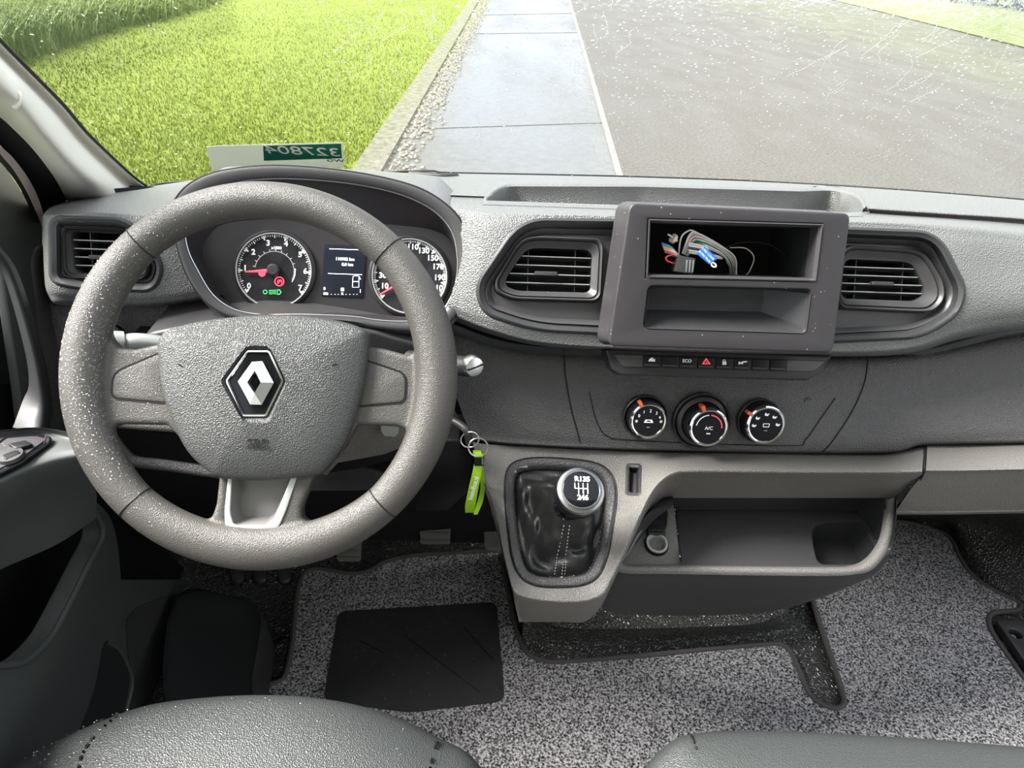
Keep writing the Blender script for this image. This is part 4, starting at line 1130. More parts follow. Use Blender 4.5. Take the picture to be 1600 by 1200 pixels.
# ================================================================== CLIMATE DIALS
FH = lean(at(1110, 655, .704), 20)
def climate(lab, sx, sy, sr, fx, fy, fw, H, ptr, ring2, deco):
    t = thing('climate_dial', lab, 'dial', FH.P(sx, sy), 'climate control dials')
    us, vs_ = FH.px(sx, sy, .002); rs_ = abs(FH.px(sx + sr, sy, .002)[0] - us)
    uf, vf = FH.px(fx, fy, H); rf_ = abs(FH.px(fx + fw, fy, H)[0] - uf)
    uc, vc = us, vs_
    # the body is turned about the panel normal; its axis passes through the face centre
    uc, vc = uf, vf
    lathe('socket', FH, uc, vc, [(rs_ * 1.04, -.004), (rs_ * 1.04, .003), (rs_ * 1.0, .004), (rs_ * .96, .003), (rs_ * .93, -.002)], M['clus'], t)
    if ring2: lathe('collar', FH, uc, vc, [(rs_ * .93, -.002), (rs_ * .9, .004), (rs_ * .82, .006), (rf_ * 1.22, .007)], M['clus'], t)
    kn_ = lathe('knob', FH, uc, vc, [(rf_ * 1.16, -.002), (rf_ * 1.14, H * .3), (rf_ * 1.1, H * .8), (rf_ * 1.04, H - .001), (rf_ * .9, H - .0005), (rf_ * .88, H - .002), (0, H - .002)], M['black'], t, n=64)
    lathe('chrome_ring', FH, uc, vc, [(rf_ * 1.1, H * .80), (rf_ * 1.07, H - .0005), (rf_ * 1.0, H + .0008), (rf_ * .93, H + .0002), (rf_ * .9, H - .001)], M['chrome'], kn_, n=64)
    lathe('knob_face', FH, uc, vc, [(rf_ * .92, H - .0008), (0, H + .0004)], M['gloss'], kn_, n=48)
    for k in range(40):
        a = 2 * PI * k / 40
    a = math.radians(ptr); c, s = math.cos(a), math.sin(a)
    P_ = [(uc + c * rf_ * q - s * w_, vc + s * rf_ * q + c * w_) for q, w_ in ((.98, -.0022), (.98, .0022), (1.3, .0022), (1.3, -.0022))]
    plate('pointer', FH, P_, [], H * .55, H + .0008, .0005, M['orange'], kn_)
    deco(kn_, uc, vc, rf_, H + .0006)
    return t
def d_fan(k, u, v, r, h):
    for i, (s, a) in enumerate((('0', 150), ('1', 118), ('2', 85), ('3', 52), ('4', 22))):
        text('numeral', s, FH, u + math.cos(math.radians(a)) * r * .68, v + math.sin(math.radians(a)) * r * .62, .0055, M['white'], k, w=h)
    plate('symbol', FH, [(u - .006, v - .002), (u - .004, v + .002), (u + .004, v + .002), (u + .006, v - .002)], [[(u - .003, v - .001), (u - .002, v + .001), (u + .002, v + .001), (u + .003, v - .001)]], h - .0004, h, 0, M['white'], k)
    for dx, s in ((-.72, '*'), (.72, '*')): text('symbol', s, FH, u + dx * r, v - .002, .009, M['white'], k, w=h)
    strip('mark', FH, [(u - .002, v - .008), (u + .002, v - .008)], .0008, h - .0003, h, M['grey_print'], k)
def d_temp(k, u, v, r, h):
    strip('scale_arc', FH, circ(u, v, r * .72, 14, a0=math.radians(170), a1=math.radians(95), end=True), .0011, h - .0003, h, M['white'], k)
    strip('scale_arc', FH, circ(u, v, r * .72, 14, a0=math.radians(85), a1=math.radians(0), end=True), .0013, h - .0003, h, bpy.data.materials['glow_red_print'], k)
    text('lettering', 'A/C', FH, u, v - .0005, .0062, M['white'], k, w=h)
    strip('mark', FH, [(u - .0025, v - .0075), (u + .0025, v - .0075)], .0013, h - .0003, h, M['white'], k)
def d_mode(k, u, v, r, h):
    for a in (182, 140, 92, 50, 5):
        c = (u + math.cos(math.radians(a)) * r * .66, v + math.sin(math.radians(a)) * r * .62)
        plate('symbol', FH, [(c[0] - .003, c[1] - .0015), (c[0] + .001, c[1] - .0022), (c[0] + .003, c[1] + .001), (c[0] - .001, c[1] + .0005), (c[0] - .0015, c[1] + .0022), (c[0] - .003, c[1] + .001)], [], h - .0004, h, 0, M['white'], k)
    q = fillet([(u - .004, v - .0025), (u + .004, v - .0025), (u + .0045, v + .0025), (u - .0045, v + .0025)], .001, 3)
    plate('symbol', FH, q, [grow(q, -.0009)], h - .0004, h, 0, M['white'], k)
    strip('mark', FH, [(u - .002, v - .007), (u + .002, v - .007)], .0008, h - .0003, h, M['grey_print'], k)
climate('leftmost climate dial, fan speed numbers 0 to 4 on its black face', 1011, 652, 33, 1013.5, 658, 26.5, .020, 118, False, d_fan)
climate('larger middle climate dial marked A/C', 1101, 657, 43, 1107.5, 668.5, 28, .030, 110, True, d_temp)
climate('rightmost climate dial with airflow symbols', 1191, 657, 33, 1197, 664.5, 28, .022, 147, False, d_mode)

# ================================================================== STEERING WHEEL
FW = lean((-.2033, .5938, .8097), 34.56)
SW = thing('steering_wheel', 'large dark taupe steering wheel with silver trimmed lower spoke and diamond badge', 'steering wheel', FW.p(0, 0, -.05))
def rim_sec(th):
    """centre radius, half width, half depth of the rim at an angle (0 = right, 90 = top)"""
    b = max(0, -math.sin(th)) ** 4
    s = max(0, abs(math.cos(th)) - .7) / .3
    hw = .0185 + .003 * b + .003 * s
    return .1955 - hw, hw, .0165 + .002 * s
bm_v = []; bm_f = []
NT, NS = 240, 28
for i in range(NT):
    th = 2 * PI * i / NT; rc, hw, hd = rim_sec(th); c, s = math.cos(th), math.sin(th)
    for k in range(NS):
        a = 2 * PI * k / NS
        rr = rc + hw * math.cos(a); bm_v.append(FW.p(c * rr, s * rr, hd * math.sin(a)))
for i in range(NT):
    for k in range(NS):
        bm_f.append((i * NS + k, i * NS + (k + 1) % NS, ((i + 1) % NT) * NS + (k + 1) % NS, ((i + 1) % NT) * NS + k))
# spokes: one flat casting with three openings
W_ = -.006
def arc(a0, a1, r, n=24): return [(math.cos(math.radians(a0 + (a1 - a0) * i / n)) * r, math.sin(math.radians(a0 + (a1 - a0) * i / n)) * r) for i in range(n + 1)]
topo = FW.poly([(168, 508), (174, 528), (188, 543), (215, 546), (255, 537), (300, 560), (400, 550), (500, 552), (560, 540), (600, 545), (640, 556), (656, 545), (664, 520)], W_) + arc(17, 163, .168)
lowl = FW.poly([(345, 735), (345, 745), (341, 785), (334, 806), (320, 815), (300, 816)], W_) + arc(247, 208, .1665, 14) + FW.poly([(176, 668), (192, 663), (265, 664), (300, 700)], W_)
lowr = FW.poly([(560, 664), (620, 666), (640, 672), (648, 686)], W_) + arc(-27, -64, .1665, 14) + FW.poly([(515, 816), (490, 818), (474, 808), (474, 792), (492, 745), (500, 735), (540, 700)], W_)
pock_o = FW.poly([(362, 735), (358, 800), (361, 822), (372, 828), (421, 828), (433, 818), (458, 735)], W_)
cu = bpy.data.curves.new('c', 'CURVE'); cu.dimensions = '2D'; cu.fill_mode = 'BOTH'
def addpoly(poly):
    sp = cu.splines.new('POLY'); sp.points.add(len(poly) - 1)
    for i, p in enumerate(poly): sp.points[i].co = (p[0], p[1], 0, 1)
    sp.use_cyclic_u = True
addpoly(arc(0, 357, .178, 119)); addpoly(topo); addpoly(lowl); addpoly(lowr); addpoly(pock_o)
cu.extrude = .006; cu.bevel_depth = .004; cu.bevel_resolution = 2; cu.offset = -.004
me = curve_mesh(cu, FW.mat(-.008))
bm = bmesh.new(); bm.from_mesh(me); bmesh.ops.remove_doubles(bm, verts=bm.verts, dist=1e-6)
base = [bm.verts.new(p) for p in bm_v]
for f in bm_f: bm.faces.new([base[i] for i in f])
bmesh.ops.recalc_face_normals(bm, faces=bm.faces)
me = bpy.data.meshes.new('rim'); bm.to_mesh(me); bm.free()
rim = fin('rim', me, M['rim'], SW, smooth=True, sharp=180)
rmo = rim.modifiers.new('blend', 'REMESH'); rmo.mode = 'VOXEL'; rmo.voxel_size = .0016; rmo.use_smooth_shade = True
smo = rim.modifiers.new('soften', 'SMOOTH'); smo.iterations = 12; smo.factor = .6
# parting lines round the rim
for x0, y0, x1, y1 in ((197, 374, 241, 392), (637, 374, 591, 388), (171, 795, 235, 782), (634, 798, 570, 790)):
    m0 = FW.px((x0 + x1) / 2, (y0 + y1) / 2, .01); th = math.atan2(m0[1], m0[0])
    rc, hw, hd = rim_sec(th); pts = []
    for k in range(25):
        a = PI * 1.1 * (k / 24) - .05 * PI; rr = rc + (hw + .0001) * math.cos(a)
        pts.append(FW.p(math.cos(th) * rr, math.sin(th) * rr, (hd + .0001) * math.sin(a)))
    tube('parting_line', pts, .0007, M['black'], rim, smoothpath=False, n=6)
# recessed pads on the side spokes
for pts in ([(250, 553), (187, 580), (179, 590), (177, 615), (183, 622), (262, 629), (262, 560)], [(566, 562), (628, 583), (634, 592), (633, 622), (628, 628), (560, 634)]):
    q = fillet(FW.poly(pts, 0), .004, 4)
    plate('spoke_pad', FW, q, [], -.004, .0028, .0012, M['rim'], SW)
    strip('spoke_groove', FW, grow(q, .0008), .0016, .0, .0026, M['black'], SW, closed=True)
# airbag cover
hub = [(249, 543), (253, 526), (268, 514), (310, 503), (370, 495), (430, 492), (490, 495), (540, 504), (568, 514), (576, 526), (575, 560), (568, 605), (556, 650), (540, 692), (512, 730), (497, 742), (470, 746), (420, 750), (380, 750), (345, 746), (330, 738), (295, 705), (268, 650), (254, 600)]
HB = FW.poly(cr(hub, 4, True), 0.005)
hc = FW.px(405, 600, .01)
BZ = .012
def hl(k, w):
    return [FW.p(hc[0] + (u - hc[0]) * k, hc[1] + (v - hc[1]) * k, w) for u, v in HB]
hexo = [(387, 541), (421, 541), (434, 560), (449, 594), (436, 634), (421, 660), (381, 660), (362, 634), (343, 595), (362, 562)]
hexr = fillet(FW.poly([(384, 540), (419, 540), (449, 596), (420, 661), (380, 661), (343, 595)], .03), .004, 5)
hexi = fillet(FW.poly([(384.5, 548), (420, 548), (442, 595), (415, 650), (377, 650), (352, 595)], .027), .0025, 5)
HN = len(HB)
def reh(poly, w):
    r = resample([V((a, b, 0)) for a, b in poly], 240)
    # start each loop at the left-most direction from the centre
    out = []
    for k in range(HN):
        u, v = HB[k]; a = math.atan2(v - hc[1], u - hc[0])
        best = None
        for i in range(len(r)):
            p, q = r[i], r[(i + 1) % len(r)]
            a1 = math.atan2(p.y - hc[1], p.x - hc[0]); d = abs((a1 - a + PI) % (2 * PI) - PI)
            if best is None or d < best[0]: best = (d, p)
        out.append(FW.p(best[1].x, best[1].y, w))
    return out
L_ = [hl(.985, -.02), hl(1., -.012), hl(1., .006), hl(.99, .0105), hl(.965, .0135), hl(.93, .0155), hl(.85, .019), hl(.7, .0235), hl(.52, .0265)]
L_ += [reh(grow(hexr, .0035), .0285), reh(grow(hexr, .0), .029), reh(hexr, .0285), reh(grow(hexi, .0015), .0235), reh(grow(hexi, .0002), .0232)]
loft('airbag_cover', L_, M['airbag'], SW, rs=False, sharp=75, cap1=False)
badge = thing_b = plate('badge', FW, hexi, [], .0215, .0235, .0003, M['gloss'], SW, label='black hexagonal badge with a chrome diamond')
L2 = [(0.0, .0235), (.0004, .0258), (-.0012, .0262), (-.0022, .0244)]
loft('badge_ring', [[FW.p(a, b, w_) for a, b in grow(hexi, d)] for d, w_ in L2], M['chrome'], badge, rs=False, N=len(hexi), sharp=35)
do = FW.poly([(392, 565), (408, 564), (426, 598), (407, 632.5), (389, 632), (369.5, 596)], .03)
di = FW.poly([(398, 578.7), (407.3, 597.5), (397.5, 614.5), (386, 597.3)], .03)
# faceted diamond: outer edge low, ridge high, inner edge low
TL, TR, Rr, BR, BL, Ll = [FW.p(a, b, .0262) for a, b in do]
TLb, TRb, Rrb, BRb, BLb, Llb = [FW.p(a, b, .0230) for a, b in do]
it, ir, ib, il = [FW.p(a, b, .0300) for a, b in di]
itl, irl, ibl, ill = [FW.p(a * .3 + .7 * x[0], b * .3 + .7 * x[1], .0245) for (a, b), x in zip([hc] * 4, di)]
vs = [TL, TR, Rr, BR, BL, Ll, it, ir, ib, il, itl, irl, ibl, ill, TLb, TRb, Rrb, BRb, BLb, Llb]
vs.append(TL.lerp(TR, .5) + FW.z * .0); vs.append(BL.lerp(BR, .5))
fs = [(0, 1, 6), (5, 0, 6, 9), (1, 2, 7, 6), (2, 3, 8, 7), (3, 4, 8), (4, 5, 9, 8), (6, 7, 11, 10), (7, 8, 12, 11), (8, 9, 13, 12), (9, 6, 10, 13)]
fs += [(i, (i + 1) % 6, 14 + (i + 1) % 6, 14 + i) for i in range(6)]
mk('diamond_emblem', vs, fs, M['chrome'], badge, sharp=10, label='chrome diamond')
# small moulded marks on the cover
text('moulded_mark', 'SRP', FW, *FW.px(402, 691, .026), .0085, M['black'], SW, w=.0262, sx=1.5)
text('moulded_mark', 'AIRBAG', FW, *FW.px(402, 698.5, .026), .0042, M['black'], SW, w=.0258, sx=1.5)
for cx, cy in ((288, 570), (516, 569)):
    tube('horn_mark', [FW.P(cx + dx, cy + dy, .0232) for dx, dy in ((-10, -1), (-6, 1), (-3, 3), (3, 3), (6, 0), (10, -1))], .0006, M['black'], SW, n=6)
# silver U on the lower spoke with its pocket
us_o = FW.poly([(358, 742), (352, 800), (354, 826), (364, 834), (424, 834), (437, 823), (449, 795), (466, 742)], 0)
us_i = FW.poly([(364, 742), (361, 800), (366, 817), (372, 820), (418, 820), (428, 812), (440, 785), (457, 742)], 0)
U = fillet(us_o, [0, .006, .008, .006, .006, .008, .006, 0], 5) + fillet(us_i, [0, .004, .005, .004, .004, .005, .004, 0], 5)[::-1]
plate('silver_trim', FW, U, [], -.004, .0035, .0008, M['silver'], SW)
PO = fillet(us_i, .002, 3)
pc_ = (sum(a for a, b in PO) / len(PO), sum(b for a, b in PO) / len(PO))
loft('lower_pocket', [[FW.p(a, b, .0015) for a, b in PO], [FW.p(pc_[0] + (a - pc_[0]) * .84, pc_[1] + .004 + (b - pc_[1]) * .9, -.016) for a, b in PO]], M['insert'], SW, rs=False, N=len(PO), sharp=30)
mk('pocket_floor', [FW.p(pc_[0] + (a - pc_[0]) * .85, pc_[1] + .004 + (b - pc_[1]) * .91, -.0158) for a, b in (PO[0], PO[-1], PO[len(PO) // 2 + 4], PO[len(PO) // 2 - 4])] if 0 else [FW.P(x, y, -.0155) for x, y in ((360, 735), (462, 735), (436, 815), (364, 818))], [(0, 1, 2, 3)], M['insert'], SW)
# column behind
tube('column_boss', [FW.p(0, 0, -.015), FW.p(0, -.0, -.10)], .055, M['dark'], SW, n=32)

# rain drops on the wheel's left side and the seat
random.seed(8)
dv, df = [], []
def drop3(c, n_, r):
    n_ = V(n_).normalized(); a = V((0, 0, 1)) if abs(n_.z) < .9 else V((1, 0, 0))
    s = n_.cross(a).normalized(); t = n_.cross(s); b0 = len(dv)
    for q, h in ((1, 0), (.75, .45)):
        for k in range(6):
            th = k * PI / 3; dv.append(c + s * math.cos(th) * r * q + t * math.sin(th) * r * q * 1.3 + n_ * r * h)
    dv.append(c + n_ * r * .65)
    for k in range(6): df.append((b0 + k, b0 + (k + 1) % 6, b0 + 6 + (k + 1) % 6, b0 + 6 + k)); df.append((b0 + 6 + k, b0 + 6 + (k + 1) % 6, b0 + 12))
for i in range(1700):
    th = math.radians(random.gauss(180, 26)); rc, hw, hd = rim_sec(th); a = random.uniform(.15, .95) * PI
    rr = rc + hw * math.cos(a); n_ = FW.x * math.cos(th) * math.cos(a) + FW.y * math.sin(th) * math.cos(a) + FW.z * math.sin(a)
    drop3(FW.p(math.cos(th) * rr, math.sin(th) * rr, hd * math.sin(a)) - n_ * .0002, n_, random.choice((.0004, .0005, .0007, .001)))
for i in range(160):
    x, y = random.uniform(150, 250), random.uniform(550, 660)
    drop3(FW.P(x, y, .0025 if 185 < x and 580 < y < 622 else .0018), FW.z, random.choice((.0005, .0008, .001)))
tag(mk('rain_drops', dv, df, M['film'], sharp=80), 'fine rain drops on the left half of the steering wheel', 'raindrops', kind='stuff')

# ------------------------------------------------------------------ column shroud, stalks, switches
CS = thing('column_shroud', 'plastic shroud round the steering column behind the wheel hub', 'steering column cover', at(440, 640, .72))
def block(name, pts, Y0, Y1, mt, par, r=.006, ys=None):
    a = [at(x, y, Y0) for x, y in pts]; c = sum(a, V((0, 0, 0))) / len(a)
    b = [at(x, y, Y1) for x, y in pts]
    cb = sum(b, V((0, 0, 0))) / len(b); b = [c + (p - cb) + (cb - c) * 1. for p in b]
    off = V((0, Y1 - Y0, 0))
    return loft(name, [[c + (p - c) * .93 for p in a], [c + (p - c) * .98 + V((0, .002, 0)) for p in a], [p + V((0, r, 0)) for p in a], [p + off for p in a]], mt, par, rs=False, N=len(a), cap0=True, sharp=50)
block('upper_shroud', cr([(225, 545), (240, 520), (400, 500), (560, 515), (610, 526), (668, 548), (660, 600), (400, 620), (230, 600)], 4, True), .705, .80, M['mid'], CS)
block('lower_shroud', [(300, 640), (645, 655), (645, 696), (600, 712), (528, 725), (510, 745), (340, 720)], .66, .80, M['taupe'], CS)
block('adjuster_lever', fillet([(594, 662), (623, 662), (622, 679), (618, 683), (600, 682), (595, 674)], 2, 3), .652, .665, M['silver'], CS, r=.002)
st = thing('wiper_stalk', 'short dark wiper stalk with round end knob right of the wheel rim', 'column stalk', at(720, 570, .67))
tube('stalk_arm', [at(640, 562, .70), at(690, 568, .672), at(733, 573, .655)], .0115, M['dark'], st, n=20)
FSt = Fr(at(741, 573, .648), V((.8, .45, .1)), V((0, .3, 1)))
lathe('end_knob', FSt, 0, 0, [(.0105, -.012), (.0118, -.01), (.0118, -.002), (.0105, .0015), (.006, .003), (0, .0033)], M['satin'], st, n=32)
strip('knob_slot', FSt, [(-.010, 0), (.010, 0)], .0018, .0015, .0036, M['black'], st)
st = thing('light_stalk', 'light stalk coloured pale for its reflections, in the gap left of the hub', 'column stalk', at(205, 535, .70))
tube('stalk_arm', [at(192, 536, .68), at(222, 534, .685), at(300, 545, .70)], .0095, M['silver'], st, n=20)  # pale colour on arm and knob stands in for reflected light
tube('end_knob', [at(174, 534, .675), at(192, 535, .68)], .0125, M['silver'], st, n=20)
tube('stalk_band', [at(191, 536, .68), at(193, 536, .68)], .0128, M['black'], st, n=20)
hs = box('beam_height_switch', at(232, 526, .755), (.024, .02, .020), M['black'], None, bev=.002)
tag(hs, 'small black headlamp height switch between rim and hub', 'switch')
lathe('switch_knob', lean(at(180, 524, .752), 10), 0, 0, [(.014, 0), (.014, .006), (.012, .008), (0, .008)], M['gloss'], None, n=32)
bpy.data.objects['switch_knob'].name = 'dimmer_dial'; tag(bpy.data.objects['dimmer_dial'], 'round glossy dial on the dash peeking past the left rim', 'dial')
FQ = lean(at(237, 528, .743), 10)
lathe('switch_symbol', FQ, 0, 0, [(.0028, .0), (.0028, .0006), (.0017, .0006), (.0017, 0)], M['white'], hs, n=16)

# under-dash parts
KB = thing('knee_panel', 'dark lower trim and open pocket below the steering column', 'trim', at(450, 800, .8))
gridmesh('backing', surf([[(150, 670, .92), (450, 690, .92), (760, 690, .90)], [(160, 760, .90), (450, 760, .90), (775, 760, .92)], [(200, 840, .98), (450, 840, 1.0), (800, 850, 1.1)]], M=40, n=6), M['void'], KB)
tube('pocket_lip', [at(180, 690, .735), at(192, 706, .72), at(212, 721, .715), at(260, 727, .71), at(360, 741, .70), at(480, 752, .70)], .0075, M['low'], KB, n=10)
tube('pocket_edge', [at(176, 662, .74), at(200, 664, .735), at(240, 667, .73), at(300, 672, .73)], .005, M['taupe'], KB, n=10)
block('knee_bar', [(500, 728), (560, 727), (600, 740), (615, 765), (560, 768), (480, 768), (485, 742)], .74, .8, M['dark'], KB)
block('knee_bar', [(505, 726), (640, 700), (650, 712), (600, 722), (560, 732), (510, 740)], .72, .8, M['black'], KB)
block('knee_bar', [(640, 720), (700, 700), (740, 700), (742, 760), (700, 800), (650, 800), (640, 760)], .76, .84, M['black'], KB)
lathe('oval_cover', lean(at(695, 769, .80), 5), 0, 0, [(.026, 0), (.024, .003), (0, .004)], M['clus'], KB, n=32)
o = bpy.data.objects['oval_cover']; o.scale = (1, 1, .22)

# ------------------------------------------------------------------ ignition key and fob
KY = thing('ignition_key', 'grey bent metal key in the ignition right of the wheel', 'key', at(715, 680, .66))
tube('key_stem', [at(700, 655, .67), at(716, 662, .66), at(729, 673, .65), at(732, 684, .648), at(733, 692, .648)], .0048, M['fascia'], KY, n=12)
box('key_barrel', at(706, 685, .675), (.02, .03, .018), M['black'], KY, bev=.003)
def ring3(name, x, y, Y, r, wire_, mt, par, ax=(1, 0, 0), ay=(0, 0, 1)):
    c = at(x, y, Y); ax, ay = V(ax).normalized(), V(ay).normalized()
    return tube(name, [c + ax * math.cos(t) * r + ay * math.sin(t) * r for t in [2 * PI * i / 32 for i in range(32)]], wire_, mt, par, closed=True, smoothpath=False, n=8)
ring3('split_ring', 734, 687, .643, .0105, .0009, M['satin'], KY, (1, -.3, .0), (.3, .2, 1))
ring3('split_ring', 747, 699, .640, .0115, .001, M['satin'], KY, (1, .2, .1), (-.2, .3, 1))
KF = thing('key_fob', 'bright lime green looped key strap hanging from the ignition', 'key fob', at(745, 800, .64))
def ribbon(name, pts, hw, th, mt, par, **k):
    """flat strap: pts = [(x, y, Y, half width px)]"""
    vs = []; fs = []
    for x, y, Y, h in pts:
        for sx, dy in ((-h, 0), (h, 0), (h, th), (-h, th)):
            p = at(x + sx, y, Y); vs.append(p + V((0, dy, 0)))
    for i in range(len(pts) - 1):
        a = 4 * i
        for q in range(4): fs.append((a + q, a + (q + 1) % 4, a + 4 + (q + 1) % 4, a + 4 + q))
    fs += [(0, 1, 2, 3), (len(vs) - 4, len(vs) - 3, len(vs) - 2, len(vs) - 1)]
    return mk(name, vs, fs, mt, par, **k)
ribbon('strap', cr([(745, 706, .638, 6), (747, 712, .636, 7), (749, 718, .636, 7)], 4), 0, .003, M['lime'], KF)
ribbon('strap', cr([(750, 728, .640, 5), (753, 745, .646, 3.5), (754, 765, .650, 3.5), (750, 785, .648, 4), (743, 804, .640, 3)], 6), 0, .002, M['lime'], KF)
ft = ribbon('strap', cr([(747, 727, .636, 6.5), (744, 745, .632, 7), (739, 768, .630, 7.5), (735, 790, .630, 8), (734, 801, .633, 7)], 6), 0, .002, M['lime'], KF)
ribbon('clasp', [(749, 716, .634, 7.5), (748.5, 728, .633, 7.5)], 0, .008, M['black'], KF)
ribbon('clasp_pin', [(754, 718, .632, 1.2), (754, 726, .632, 1.2)], 0, .002, M['satin'], KF)
FT_ = fit(at(746, 730, .632), at(735, 800, .629))
text('strap_text', 'bestelbus.nl', FT_, *FT_.px(740, 763, .001), .0078, M['white'], ft, w=.0012, rot=math.radians(79), bold=.00015)

# ================================================================== GEAR LEVER
FG = fit(at(870, 705, .697), at(880, 935, .532))
GL_ = thing('gear_lever', 'gear lever with round shift pattern knob and wrinkled black leather boot', 'gear lever', FG.P(880, 900))
bo = [(812, 723), (845, 719), (900, 722), (935, 729), (954, 746), (960, 775), (955, 820), (946, 868), (932, 898), (912, 910), (880, 914), (840, 912), (816, 899), (803, 870), (796, 820), (792, 768), (796, 736)]
BO = FG.poly(cr(bo, 5, True), .0)
Lb = lambda p, w: [FG.p(a, b, w) for a, b in p]
NB = len(BO)
loft('boot_frame', [ring_on(GK, [pix(p) for p in Lb(BO, 0)], 3, .0003), ring_on(GK, [pix(p) for p in Lb(BO, 0)], 1, .003), Lb(grow(BO, -.003), .0045), Lb(grow(BO, -.006), .004), Lb(grow(BO, -.009), .0), Lb(grow(BO, -.010), -.006)], M['low'], GL_, rs=False, sharp=70, N=NB)
tube('frame_seam', ring_on(GK, [pix(p) for p in Lb(BO, 0)], 4, .0002), .0009, M['black'], GL_, closed=True, smoothpath=False, n=6)
kc = at(908, 765, .556)
FK = Fr(kc, V((1, .0, -.04)), V((0, math.sin(math.radians(60)), math.cos(math.radians(60)))))
neck = FK.p(-.004, -.002, -.062)
Bi = grow(BO, -.0115)
ctr = (sum(a for a, b in Bi) / NB, sum(b for a, b in Bi) / NB)
ringN = []
nk = [FK.p(math.cos(2 * PI * i / NB) * .017 - .004, math.sin(2 * PI * i / NB) * .017 - .002, -.062) for i in range(NB)]
# align neck ring with boot loop by direction
def near_ring(u, v):
    a = math.atan2(v - ctr[1], u - ctr[0]); return FK.p(math.cos(a) * .0165 - .004, math.sin(a) * .0165 - .002, -.060)
loops = []
K_ = 26
for k in range(K_ + 1):
    t = k / K_; lp = []
    for i, (u, v) in enumerate(Bi):
        a0 = FG.p(u, v, -.006); n0 = near_ring(u, v)
        ang = math.atan2(v - ctr[1], u - ctr[0])
        s = t ** 1.0
        p = a0.lerp(n0, s)
        bulge = .020 * math.sin(PI * min(1, t * 1.15)) * (1 - .35 * t)
        wr = math.sin(ang * 5 + t * 7) * .35 + math.sin(ang * 3 - t * 9 + 1) * .5 + math.sin(ang * 9 + t * 17) * .18
        p = p + FG.z * (-.010 * math.sin(PI * t)) + FG.z * (bulge * wr * .75)
        lp.append(p)
    loops.append(lp)
boot = loft('boot', loops, M['leather'], GL_, rs=False, sharp=180)
for off in (-.0035, 0, .0035):
    # stitching down the front of the boot
    pts = []
    i0 = min(range(NB), key=lambda i: abs(Bi[i][0] - FG.px(876, 905)[0] - off) + (0 if Bi[i][1] < ctr[1] else 1))
    for k in range(1, K_): pts.append(loops[k][i0] + FG.x * (off * (1 - .3 * k / K_) if off else 0) + FG.z * .0012)
    q = [V(p) for p in cr(pts, 4)]
    for s in range(0, len(q) - 2, 3):
        if off == 0 and s > 30: break
        tube('stitch', [q[s], q[s + 2]], .0005, M['thread'], boot, n=5) if s < 150 and (s // 3) % 2 == 0 else None
kn = lathe('shift_knob', FK, 0, 0, [(.0150, -.066), (.0172, -.06), (.0165, -.05), (.0185, -.044), (.022, -.034), (.0262, -.022), (.0272, -.014), (.0268, -.006), (.0255, -.003)], M['gloss'], GL_, n=64)
lathe('knurled_ring', FK, 0, 0, [(.0268, -.006), (.0262, -.001), (.0245, .0006), (.0205, .0012), (.0195, .0)], M['knob_metal'], kn, n=64)
vs = []; fs = []
for i in range(72):
    a = 2 * PI * i / 72; c, s = math.cos(a), math.sin(a); b = len(vs)
    for r_, h_ in ((.0262, -.0008), (.021, .0014)):
        for d in (-.0004, .0004): vs.append(FK.p(c * r_ - s * d, s * r_ + c * d, h_ + .0003))
    fs.append((b, b + 1, b + 3, b + 2))
mk('knurling', vs, fs, M['black'], kn, normals=False)
lathe('knob_face', FK, 0, 0, [(.0205, .0003), (.0195, .0009), (.012, .0022), (0, .0028)], M['gloss'], kn, n=64)
for s, y in (('R135', .0108), ('246', -.0098)): text('shift_numerals', s, FK, 0.001, y, .0078, M['white'], kn, w=.0030, bold=.0003, sx=1.05)
for x0, y0, x1, y1 in ((-.0045, .0065, -.0045, -.0055), (.0005, .0065, .0005, -.0055), (.0055, .0065, .0055, -.0055), (-.0045, .0002, .0055, .0002), (-.0085, .0065, -.0085, .0002), (-.0085, .0002, -.0045, .0002)):
    strip('shift_lines', FK, [(x0 + .0012, y0), (x1 + .0012, y1)], .0009, .0024, .0033, M['white'], kn)

# ------------------------------------------------------------------ 12 volt socket
PS = thing('power_socket', 'chrome ringed 12 volt power socket with its flip cap open', 'power socket', SP.P(1026, 866))
us, vs0 = SP.px(1026, 850, .003)
lathe('socket_rim', SP, us, vs0, [(.0165, -.001), (.0165, .003), (.0150, .005), (.0140, .004)], M['black'], PS, n=48)
lathe('chrome_rim', SP, us, vs0, [(.0152, .003), (.0146, .0066), (.0118, .0066), (.0108, .003), (.0106, -.004)], M['silver'], PS, n=48)
lathe('socket_bore', SP, us, vs0, [(.0112, .003), (.0108, -.012), (.0104, -.0105), (.007, -.0125), (0, -.0125)], M['brass'], PS, n=32)
cp = fillet(SP.poly([(1010, 830), (1010, 793), (1018, 789), (1036, 789), (1044, 800), (1042, 822), (1038, 832)], .01), .004, 4)
cpo = plate('flip_cap', SP, cp, [], .006, .012, .002, M['black'], PS)
plate('cap_hinge', SP, fillet(SP.poly([(1013, 824), (1040, 825), (1040, 836), (1013, 835)], .008), .001, 3), [], .0, .009, .001, M['dark'], PS)
text('cap_text', '12V', SP, *SP.px(1024, 817, .012), .009, M['fascia'], cpo, w=.0122)

